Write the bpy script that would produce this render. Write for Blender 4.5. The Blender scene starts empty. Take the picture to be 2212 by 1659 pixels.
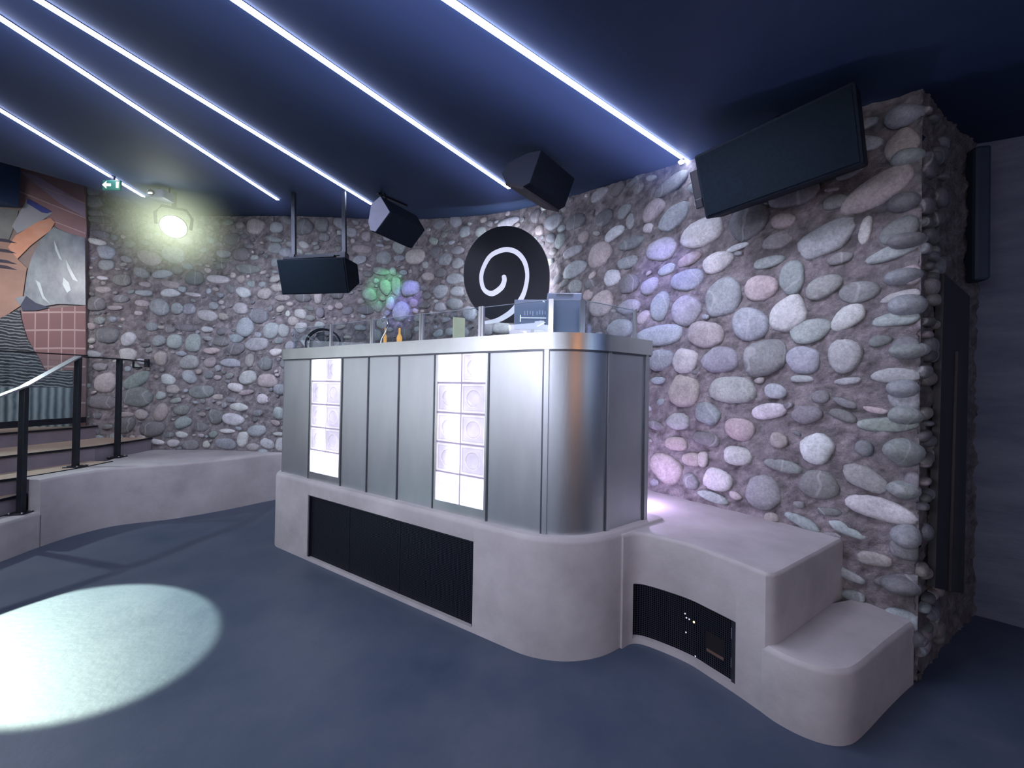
import bpy, math, random
from mathutils import Vector, Matrix, noise
random.seed(7)
D = bpy.data; S = bpy.context.scene; COL = S.collection

# ---------------------------------------------------------------- survey of the room (pixel sightings -> metres)
F, CX, CY, EYE = 840.0, 1106.0, 829.5, 1.5
ROLL, PITCH = .0175, math.atan(6.5/840)
FW = Vector((0, math.cos(PITCH), math.sin(PITCH))); UP0 = Vector((0, -math.sin(PITCH), math.cos(PITCH))); XX = Vector((1, 0, 0))
RT = math.cos(ROLL)*XX + math.sin(ROLL)*UP0
UP = -math.sin(ROLL)*XX + math.cos(ROLL)*UP0
def ray(x, y): return FW + RT*((x-CX)/F) - UP*((y-CY)/F)
def at(x, y, z=0.):
    d = ray(x, y); t = (z-EYE)/d.z; return Vector((d.x*t, d.y*t, z))
def dep(x, y, Y):
    d = ray(x, y); t = Y/d.y; return Vector((d.x*t, Y, EYE+d.z*t))
def onpl(x, y, A, B):
    d = ray(x, y); nx = -(B[1]-A[1]); ny = B[0]-A[0]
    t = (A[0]*nx+A[1]*ny)/(d.x*nx+d.y*ny); return Vector((d.x*t, d.y*t, EYE+d.z*t))
def ceil_z(y, x=0.):
    k = min(1, max(0, (-4.35-x)/.9)); k = k*k*(3-2*k)*min(1, max(0, (y-2.6)/1.2)); return 3.3+.19*(max(y, -1.2)-3.05)+.45*k
def onceil(x, y, drop=0.):
    d = ray(x, y); c = 3.3-.19*3.05-drop; t = (c-EYE)/(d.z-.19*d.y); return Vector((d.x*t, d.y*t, EYE+d.z*t))

# ---------------------------------------------------------------- materials
def new_mat(name):
    m = D.materials.new(name); m.use_nodes = True; nt = m.node_tree
    return m, nt, nt.nodes['Principled BSDF']
def N(nt, t, **k):
    n = nt.nodes.new(t)
    for a, v in k.items():
        if a in n.inputs.keys(): n.inputs[a].default_value = v
        else: setattr(n, a, v)
    return n
def c4(c): return (c[0], c[1], c[2], 1)
def mat(name, col, rough=.5, metal=0., var=.0, vscale=6., bump=0., bscale=60., emit=None, estr=0., col2=None, stretch=(1,1,1), rvar=0.):
    m, nt, b = new_mat(name); L = nt.links.new
    b.inputs['Roughness'].default_value = rough; b.inputs['Metallic'].default_value = metal
    if name.startswith('speaker'): b.inputs['Specular IOR Level'].default_value = .08
    tc = N(nt, 'ShaderNodeTexCoord'); mp = N(nt, 'ShaderNodeMapping'); mp.inputs['Scale'].default_value = stretch
    L(tc.outputs['Object'], mp.inputs['Vector'])
    if var or col2:
        nz = N(nt, 'ShaderNodeTexNoise', Scale=vscale, Detail=6., Roughness=.62); L(mp.outputs[0], nz.inputs['Vector'])
        cr = N(nt, 'ShaderNodeValToRGB'); cr.color_ramp.elements[0].position = .3; cr.color_ramp.elements[1].position = .7
        c2 = col2 or tuple(min(1, v*(1+var)) for v in col); c1 = col if col2 else tuple(v*(1-var) for v in col)
        cr.color_ramp.elements[0].color = c4(c1); cr.color_ramp.elements[1].color = c4(c2)
        L(nz.outputs['Fac'], cr.inputs['Fac']); L(cr.outputs['Color'], b.inputs['Base Color'])
        if rvar:
            mr = N(nt, 'ShaderNodeMapRange'); mr.inputs['To Min'].default_value = rough-rvar; mr.inputs['To Max'].default_value = rough+rvar
            L(nz.outputs['Fac'], mr.inputs['Value']); L(mr.outputs[0], b.inputs['Roughness'])
    else: b.inputs['Base Color'].default_value = c4(col)
    if bump:
        n2 = N(nt, 'ShaderNodeTexNoise', Scale=bscale, Detail=5.); L(mp.outputs[0], n2.inputs['Vector'])
        bp = N(nt, 'ShaderNodeBump', Strength=bump, Distance=.01); L(n2.outputs['Fac'], bp.inputs['Height']); L(bp.outputs[0], b.inputs['Normal'])
    if emit:
        b.inputs['Emission Color'].default_value = c4(emit); b.inputs['Emission Strength'].default_value = estr
    return m
M = {}
M['floor'] = mat('dark_floor', (.026, .050, .092), .5, var=.0, col2=(.090, .108, .150), vscale=1.1, bump=.12, bscale=25, rvar=.1)
M['plaster'] = mat('microcement', (.32, .30, .305), .62, col2=(.50, .475, .48), vscale=2.0, bump=.25, bscale=14)
M['ceiling'] = mat('ceiling_paint', (.016, .042, .105), .7, col2=(.024, .054, .13), vscale=1.2)
M['zinc'] = mat('zinc_sheet', (.50, .535, .56), .40, 1., col2=(.62, .645, .655), vscale=3., stretch=(1, 1, .25), bump=.04, bscale=90, rvar=.06)
M['zinc_cap'] = mat('zinc_cap', (.60, .63, .62), .34, 1., col2=(.70, .72, .71), vscale=5., bump=.03, bscale=80, rvar=.05)
M['batten'] = mat('zinc_seam', (.13, .14, .16), .4, .9, var=.1)
M['steel'] = mat('satin_steel', (.66, .67, .68), .28, 1., var=.05, vscale=20)
M['black'] = mat('black_metal', (.012, .014, .022), .42, .3, var=.15, vscale=12)
M['blackgloss'] = mat('black_lacquer', (.008, .010, .018), .38, .2, var=.15, vscale=4)
M['cab'] = mat('speaker_cabinet', (.010, .015, .024), .55, var=.2, vscale=30, bump=.1, bscale=200)
M['cabface'] = mat('speaker_grille_cloth', (.005, .010, .016), .75, var=.2, vscale=60)
M['cablit'] = mat('lit_end_paint', (.30, .32, .42), .5, var=.08, vscale=10)  # light on the wedge's end painted in as a pale colour
M['rail'] = mat('rail_steel', (.028, .032, .042), .38, .6, var=.15, vscale=12)
M['tread'] = mat('tan_tread', (.42, .32, .25), .7, col2=(.50, .39, .30), vscale=60, bump=.3, bscale=200)
M['riser'] = mat('riser_plaster', (.22, .19, .225), .7, var=.12, vscale=6)
M['darkwood'] = mat('dark_wood', (.012, .010, .013), .5, var=.4, vscale=4, stretch=(8, 8, .5))
M['woodshelf'] = mat('brown_wood', (.11, .07, .055), .5, var=.3, vscale=4)
M['painted_dark'] = mat('painted_cavity', (.002, .002, .004), .9, var=.2)
M['joint'] = mat('dark_joint', (.012, .016, .026), .6, var=.2, vscale=20)
M['chrome'] = mat('chrome', (.8, .8, .82), .08, 1., var=.03)
M['screenbox'] = mat('blue_grey_plastic', (.20, .25, .35), .4, var=.06, vscale=5)
M['led'] = mat('led_strip', (1, 1, 1), .5, emit=(.70, .76, 1.), estr=24, var=.01)
M['lens'] = mat('lamp_lens', (1, 1, 1), .5, emit=(.93, 1., .86), estr=25, var=.01)
M['small_lens'] = mat('small_lens', (1, 1, 1), .5, emit=(.8, .85, 1.), estr=40, var=.01)
M['violet_led'] = mat('violet_led', (1, 1, 1), .5, emit=(.80, .66, 1.), estr=30, var=.01)
M['halo_led'] = mat('halo_led', (1, 1, 1), .5, emit=(.82, .84, 1.), estr=45, var=.01)
M['spiral_glow'] = mat('spiral_glow_band', (.7, .7, .75), .5, emit=(.62, .66, .82), estr=.5, col2=(.9, .9, .95), vscale=12)  # glow stands in for the lit wall behind a spiral cut
M['exit_green'] = mat('exit_green', (.02, .12, .08), .5, emit=(.01, .10, .07), estr=.25, var=.05)
M['exit_arrow'] = mat('exit_arrow', (.9, 1, .8), .5, emit=(.8, 1, .6), estr=2.5, var=.01)
M['pale'] = mat('pale_reflection', (.55, .58, .42), .5, emit=(.5, .55, .35), estr=.25, var=.05)  # pale glow stands in for a reflection in the glass
M['amber'] = mat('amber_glass', (.6, .33, .1), .15, emit=(1., .5, .15), estr=.6, var=.3, vscale=30)  # emission paints the warm glints into the bottles
M['pvc'] = mat('dull_blue_duct', (.015, .028, .05), .6, var=.15, vscale=5)
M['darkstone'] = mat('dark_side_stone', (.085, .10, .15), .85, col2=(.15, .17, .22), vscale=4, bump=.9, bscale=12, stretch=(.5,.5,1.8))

def glass(name, tint=(.93, .97, .98), alpha=.05):
    m, nt, b = new_mat(name); L = nt.links.new
    tr = N(nt, 'ShaderNodeBsdfTransparent'); tr.inputs[0].default_value = c4(tint)
    gl = N(nt, 'ShaderNodeBsdfGlossy'); gl.inputs['Roughness'].default_value = .02; gl.inputs['Color'].default_value = (.85, .9, 1, 1)
    lw = N(nt, 'ShaderNodeLayerWeight', Blend=.5); pw = N(nt, 'ShaderNodeMath', operation='POWER'); pw.inputs[1].default_value = 4.; L(lw.outputs['Facing'], pw.inputs[0])
    ad = N(nt, 'ShaderNodeMath', operation='MULTIPLY_ADD'); ad.inputs[1].default_value = .5; ad.inputs[2].default_value = alpha; L(pw.outputs[0], ad.inputs[0])
    mx = N(nt, 'ShaderNodeMixShader'); L(ad.outputs[0], mx.inputs[0]); L(tr.outputs[0], mx.inputs[1]); L(gl.outputs[0], mx.inputs[2])
    L(mx.outputs[0], nt.nodes['Material Output'].inputs['Surface']); return m
M['glass'] = glass('clear_glass')

def perf_mat():
    m, nt, b = new_mat('perforated_black'); L = nt.links.new
    uv = N(nt, 'ShaderNodeTexCoord'); mp = N(nt, 'ShaderNodeMapping'); mp.inputs['Scale'].default_value = (90, 90, 1)
    L(uv.outputs['UV'], mp.inputs[0])
    vm = N(nt, 'ShaderNodeVectorMath', operation='FRACTION'); L(mp.outputs[0], vm.inputs[0])
    v2 = N(nt, 'ShaderNodeVectorMath', operation='DISTANCE'); v2.inputs[1].default_value = (.5, .5, 0); L(vm.outputs[0], v2.inputs[0])
    st = N(nt, 'ShaderNodeMath', operation='GREATER_THAN'); st.inputs[1].default_value = .33; L(v2.outputs['Value'], st.inputs[0])
    mc = N(nt, 'ShaderNodeMix', data_type='RGBA'); mc.inputs['A'].default_value = (.001, .001, .002, 1); mc.inputs['B'].default_value = (.016, .020, .032, 1)
    L(st.outputs[0], mc.inputs['Factor']); L(mc.outputs['Result'], b.inputs['Base Color'])
    b.inputs['Roughness'].default_value = .45; b.inputs['Metallic'].default_value = .4
    sp = N(nt, 'ShaderNodeMath', operation='MULTIPLY'); sp.inputs[1].default_value = .5; L(st.outputs[0], sp.inputs[0]); L(sp.outputs[0], b.inputs['Specular IOR Level'])
    return m
M['perf'] = perf_mat()

def stone_mat():
    m, nt, b = new_mat('pebble_wall'); L = nt.links.new
    va = N(nt, 'ShaderNodeVertexColor', layer_name='tint')
    tc = N(nt, 'ShaderNodeTexCoord')
    n1 = N(nt, 'ShaderNodeTexNoise', Scale=9., Detail=8., Roughness=.7); L(tc.outputs['Object'], n1.inputs['Vector'])
    n2 = N(nt, 'ShaderNodeTexNoise', Scale=60., Detail=8., Roughness=.85); L(tc.outputs['Object'], n2.inputs['Vector'])
    mr = N(nt, 'ShaderNodeMapRange'); mr.inputs['From Min'].default_value = .3; mr.inputs['From Max'].default_value = .7
    mr.inputs['To Min'].default_value = .72; mr.inputs['To Max'].default_value = 1.28; L(n1.outputs['Fac'], mr.inputs['Value'])
    m2 = N(nt, 'ShaderNodeMapRange'); m2.inputs['From Min'].default_value = .3; m2.inputs['From Max'].default_value = .7
    m2.inputs['To Min'].default_value = .6; m2.inputs['To Max'].default_value = 1.4; L(n2.outputs['Fac'], m2.inputs['Value'])
    mu = N(nt, 'ShaderNodeMath', operation='MULTIPLY'); L(mr.outputs[0], mu.inputs[0]); L(m2.outputs[0], mu.inputs[1])
    # pale quartz veins running through some pebbles
    wv = N(nt, 'ShaderNodeTexWave', Scale=1.7, Distortion=9., Detail=3.); L(tc.outputs['Object'], wv.inputs['Vector'])
    vr = N(nt, 'ShaderNodeMapRange'); vr.inputs['From Min'].default_value = .985; vr.inputs['From Max'].default_value = 1.; vr.inputs['To Max'].default_value = .35; L(wv.outputs['Fac'], vr.inputs['Value'])
    al = N(nt, 'ShaderNodeMath', operation='MULTIPLY'); L(vr.outputs[0], al.inputs[0]); L(va.outputs['Alpha'], al.inputs[1])
    sc = N(nt, 'ShaderNodeVectorMath', operation='SCALE'); L(va.outputs['Color'], sc.inputs[0]); L(mu.outputs[0], sc.inputs['Scale'])
    mx = N(nt, 'ShaderNodeMix', data_type='RGBA'); mx.inputs['B'].default_value = (.5, .5, .52, 1); L(al.outputs[0], mx.inputs['Factor']); L(sc.outputs[0], mx.inputs['A'])
    L(mx.outputs['Result'], b.inputs['Base Color']); b.inputs['Roughness'].default_value = .72
    n3 = N(nt, 'ShaderNodeTexNoise', Scale=38., Detail=8., Roughness=.75); L(tc.outputs['Object'], n3.inputs['Vector'])
    st = N(nt, 'ShaderNodeMapRange'); st.inputs['To Min'].default_value = .8; st.inputs['To Max'].default_value = .2; L(va.outputs['Alpha'], st.inputs['Value'])
    bp = N(nt, 'ShaderNodeBump', Distance=.06); L(st.outputs[0], bp.inputs['Strength']); L(n3.outputs['Fac'], bp.inputs['Height']); L(bp.outputs[0], b.inputs['Normal'])
    return m
M['stone'] = stone_mat()

def block_mat(hot):  # emission stands in for inner light, reflections baked into it
    m, nt, b = new_mat('lit_glass_block' + ('_bright' if hot else '')); L = nt.links.new
    tc = N(nt, 'ShaderNodeTexCoord')
    va = N(nt, 'ShaderNodeVertexColor', layer_name='tint')
    nz = N(nt, 'ShaderNodeTexNoise', Scale=7., Detail=3.); L(tc.outputs['Object'], nz.inputs['Vector'])
    mr = N(nt, 'ShaderNodeMapRange'); mr.inputs['From Min'].default_value = .35; mr.inputs['From Max'].default_value = .65
    mr.inputs['To Min'].default_value = .9; mr.inputs['To Max'].default_value = 1.25; L(nz.outputs['Fac'], mr.inputs['Value'])
    mu = N(nt, 'ShaderNodeMath', operation='MULTIPLY'); mu.inputs[1].default_value = 1.0 if hot else .74; L(mr.outputs[0], mu.inputs[0])
    L(va.outputs['Color'], b.inputs['Emission Color']); L(mu.outputs[0], b.inputs['Emission Strength'])
    b.inputs['Base Color'].default_value = (.25, .25, .28, 1); b.inputs['Roughness'].default_value = .12; return m
M['blk_hot'] = block_mat(True); M['blk'] = block_mat(False)

# ---------------------------------------------------------------- mesh helpers
class MB:
    def __init__(s): s.v = []; s.f = []; s.uv = None; s.col = None
    def add(s, vs, fs):
        o = len(s.v); s.v += [tuple(p) for p in vs]; s.f += [tuple(i+o for i in f) for f in fs]; return s
    def box(s, c, d, R=None):
        vs = []
        for x in (-.5, .5):
            for y in (-.5, .5):
                for z in (-.5, .5):
                    p = Vector((x*d[0], y*d[1], z*d[2])); p = (R @ p if R else p) + Vector(c); vs.append(p)
        return s.add(vs, [(0,1,3,2),(4,6,7,5),(0,4,5,1),(2,3,7,6),(0,2,6,4),(1,5,7,3)])
    def tube(s, pts, r, n=10, cap=True):
        pts = [Vector(p) for p in pts]; rings = []
        for i, p in enumerate(pts):
            t = (pts[min(i+1, len(pts)-1)]-pts[max(i-1, 0)]).normalized()
            a = Vector((0, 0, 1)) if abs(t.z) < .9 else Vector((1, 0, 0)); u = t.cross(a).normalized(); w = t.cross(u)
            rr = r[i] if isinstance(r, (list, tuple)) else r
            rings.append([p+u*math.cos(k*2*math.pi/n)*rr+w*math.sin(k*2*math.pi/n)*rr for k in range(n)])
        vs = [q for g in rings for q in g]; fs = []
        for i in range(len(rings)-1):
            for k in range(n): fs.append((i*n+k, i*n+(k+1) % n, (i+1)*n+(k+1) % n, (i+1)*n+k))
        if cap: fs += [tuple(range(n))[::-1], tuple((len(rings)-1)*n+k for k in range(n))]
        return s.add(vs, fs)
    def bar(s, a, b, w, h, up=Vector((0, 0, 1))):  # rectangular bar a->b, w sideways, h along up
        a, b = Vector(a), Vector(b); t = (b-a).normalized(); u = t.cross(up)
        if u.length < 1e-4: u = Vector((1, 0, 0))
        u.normalize(); v = u.cross(t); vs = []
        for p in (a, b):
            for i, j in ((-1, -1), (1, -1), (1, 1), (-1, 1)): vs.append(p+u*i*w/2+v*j*h/2)
        return s.add(vs, [(3,2,1,0),(4,5,6,7),(0,1,5,4),(1,2,6,5),(2,3,7,6),(3,0,4,7)])
    def prism(s, poly, off):
        n = len(poly); off = Vector(off); vs = [Vector(p) for p in poly]+[Vector(p)+off for p in poly]
        return s.add(vs, [tuple(range(n))[::-1], tuple(range(n, 2*n))]+[(i, (i+1) % n, n+(i+1) % n, n+i) for i in range(n)])
    def build(s, name, m, parent=None, smooth=None, bevel=0, seg=2):
        me = D.meshes.new(name); me.from_pydata(s.v, [], s.f); me.update()
        if s.uv:
            l = me.uv_layers.new(name='UVMap')
            for lp in me.loops: l.data[lp.index].uv = s.uv[lp.vertex_index]
        if s.col:
            a = me.color_attributes.new('tint', 'FLOAT_COLOR', 'POINT')
            for i, c in enumerate(s.col): a.data[i].color = c
        import bmesh
        bm = bmesh.new(); bm.from_mesh(me); bmesh.ops.recalc_face_normals(bm, faces=bm.faces[:]); bm.to_mesh(me); bm.free()
        me.materials.append(m); o = D.objects.new(name, me); COL.objects.link(o)
        if smooth is not None:
            for p in me.polygons: p.use_smooth = True
            if smooth < 3: me.set_sharp_from_angle(angle=smooth)
        if bevel:
            b = o.modifiers.new('b', 'BEVEL'); b.width = bevel; b.segments = seg; b.limit_method = 'ANGLE'; b.angle_limit = .6
        if parent:
            o.parent = parent; o.matrix_parent_inverse = parent.matrix_world.inverted()
        return o
def tag(o, label=None, cat=None, group=None, kind=None):
    if label: o['label'] = label
    if cat: o['category'] = cat
    if group: o['group'] = group
    if kind: o['kind'] = kind
    return o
def thing(name, label, cat, loc=(0, 0, 0), group=None):
    e = D.objects.new(name, None); COL.objects.link(e); e.location = loc; e.empty_display_size = .1
    e.matrix_world = Matrix.Translation(loc); return tag(e, label, cat, group)
def struct(name, mb, m, **k): return tag(mb.build(name, m, **k), kind='structure')

class Path:
    """plan polyline; offsets go to the walker's right"""
    def __init__(s, pts):
        s.p = [Vector((p[0], p[1])) for p in pts]; s.u = [0.]
        for a, b in zip(s.p, s.p[1:]): s.u.append(s.u[-1]+(b-a).length)
        s.L = s.u[-1]; s.n = []
        for i in range(len(s.p)):
            t = Vector((0, 0))
            if i > 0: t += (s.p[i]-s.p[i-1]).normalized()
            if i < len(s.p)-1: t += (s.p[i+1]-s.p[i]).normalized()
            t.normalize(); s.n.append(Vector((t.y, -t.x)))
    def pt(s, u, off=0., z=0.):
        i = 0
        while i < len(s.u)-2 and s.u[i+1] < u: i += 1
        k = (u-s.u[i])/(s.u[i+1]-s.u[i]); p = s.p[i].lerp(s.p[i+1], k); n = s.n[i].lerp(s.n[i+1], max(0, min(1, k))).normalized()
        return Vector((p.x+n.x*off, p.y+n.y*off, z))
    def us(s, a, b): return [a]+[u for u in s.u if a+1e-4 < u < b-1e-4]+[b]
    def find(s, px, py, z, off=0.):
        best = None; k = 0
        while k <= 800:
            u = s.L*k/800; q = proj(s.pt(u, off, z)); d = abs(q[0]-px)
            if best is None or d < best[0]: best = (d, u)
            k += 1
        return best[1]
def proj(P):
    q = P-Vector((0, 0, EYE)); d = q.dot(FW); return (CX+F*q.dot(RT)/d, CY-F*q.dot(UP)/d)
def sweep(mb, path, u0, u1, prof, closed=True, uv=False):
    us = path.us(u0, u1); n = len(prof); vs = []; uvs = []
    for u in us:
        for o, z in prof: vs.append(path.pt(u, o, z)); uvs.append((u, z))
    fs = []; m = n if closed else n-1
    for i in range(len(us)-1):
        for k in range(m): fs.append((i*n+k, i*n+(k+1) % n, (i+1)*n+(k+1) % n, (i+1)*n+k))
    if closed: fs += [tuple(range(n)), tuple((len(us)-1)*n+k for k in range(n))[::-1]]
    mb.add(vs, fs)
    if uv: mb.uv = (mb.uv or [])+uvs
    return mb
def rect(o0, o1, z0, z1): return [(o0, z0), (o1, z0), (o1, z1), (o0, z1)]
def catmull(pts, k=8, closed=False):
    P = [Vector((p[0], p[1])) for p in pts]; out = []
    for i in range(len(P)-1):
        a = P[max(i-1, 0)]; b = P[i]; c = P[i+1]; d = P[min(i+2, len(P)-1)]
        for j in range(k):
            t = j/k; out.append(.5*((2*b)+(c-a)*t+(2*a-5*b+4*c-d)*t*t+(3*b-a-3*c+d)*t**3))
    out.append(P[-1]); return out
def fillet(pts, rads, k=14):
    P = [Vector(p) for p in pts]; out = [P[0]]
    for i in range(1, len(P)-1):
        r = rads[i-1]
        if not r: out.append(P[i]); continue
        a = (P[i-1]-P[i]).normalized(); b = (P[i+1]-P[i]).normalized(); h = a.angle(b)/2; T = r/math.tan(h)
        s, e = P[i]+a*T, P[i]+b*T; c = P[i]+(a+b).normalized()*(r/math.sin(h))
        a0 = math.atan2(s.y-c.y, s.x-c.x); a1 = math.atan2(e.y-c.y, e.x-c.x); dd = (a1-a0+math.pi) % (2*math.pi)-math.pi
        out += [Vector((c.x+r*math.cos(a0+dd*j/k), c.y+r*math.sin(a0+dd*j/k))) for j in range(k+1)]
    out.append(P[-1]); return out

# ---------------------------------------------------------------- walls
WALL = catmull([(-5.45, 4.93), (-4.9, 5.03), (-4.6, 5.07), (-3.99, 5.14), (-2.96, 5.07), (-2.2, 5.12), (-1.58, 5.19)], 6) + \
       catmull([(-1.50, 5.17), (-1.05, 5.06), (-.55, 4.90), (-.1, 4.66), (.3, 4.30), (.72, 3.82), (1.164, 3.256), (1.60, 2.70), (1.94, 2.27), (2.13, 2.03)], 6)
WP = Path(WALL)      # walking left to right, room side is on the walker's right
U_CORNER = WP.u[36]
def pix_on_wall(x, y):
    d = ray(x, y); o = Vector((0, 0)); dd = Vector((d.x, d.y)); best = None
    for i in range(len(WP.p)-1):
        a, b = WP.p[i], WP.p[i+1]; e = b-a; den = dd.x*e.y-dd.y*e.x
        if abs(den) < 1e-9: continue
        t = (a.x*e.y-a.y*e.x)/den; s = (a.x*dd.y-a.y*dd.x)/den
        if t > 0 and -.0001 <= s <= 1.0001 and (best is None or t < best[0]): best = (t, WP.u[i]+s*e.length, EYE+d.z*t)
    return best and (best[1], best[2])
PAL = {'G': (.30, .325, .345), 'W': (.47, .475, .48), 'P': (.37, .335, .335), 'D': (.19, .195, .205), 'N': (.29, .325, .315)}
MORT = (.37, .335, .345)
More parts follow.
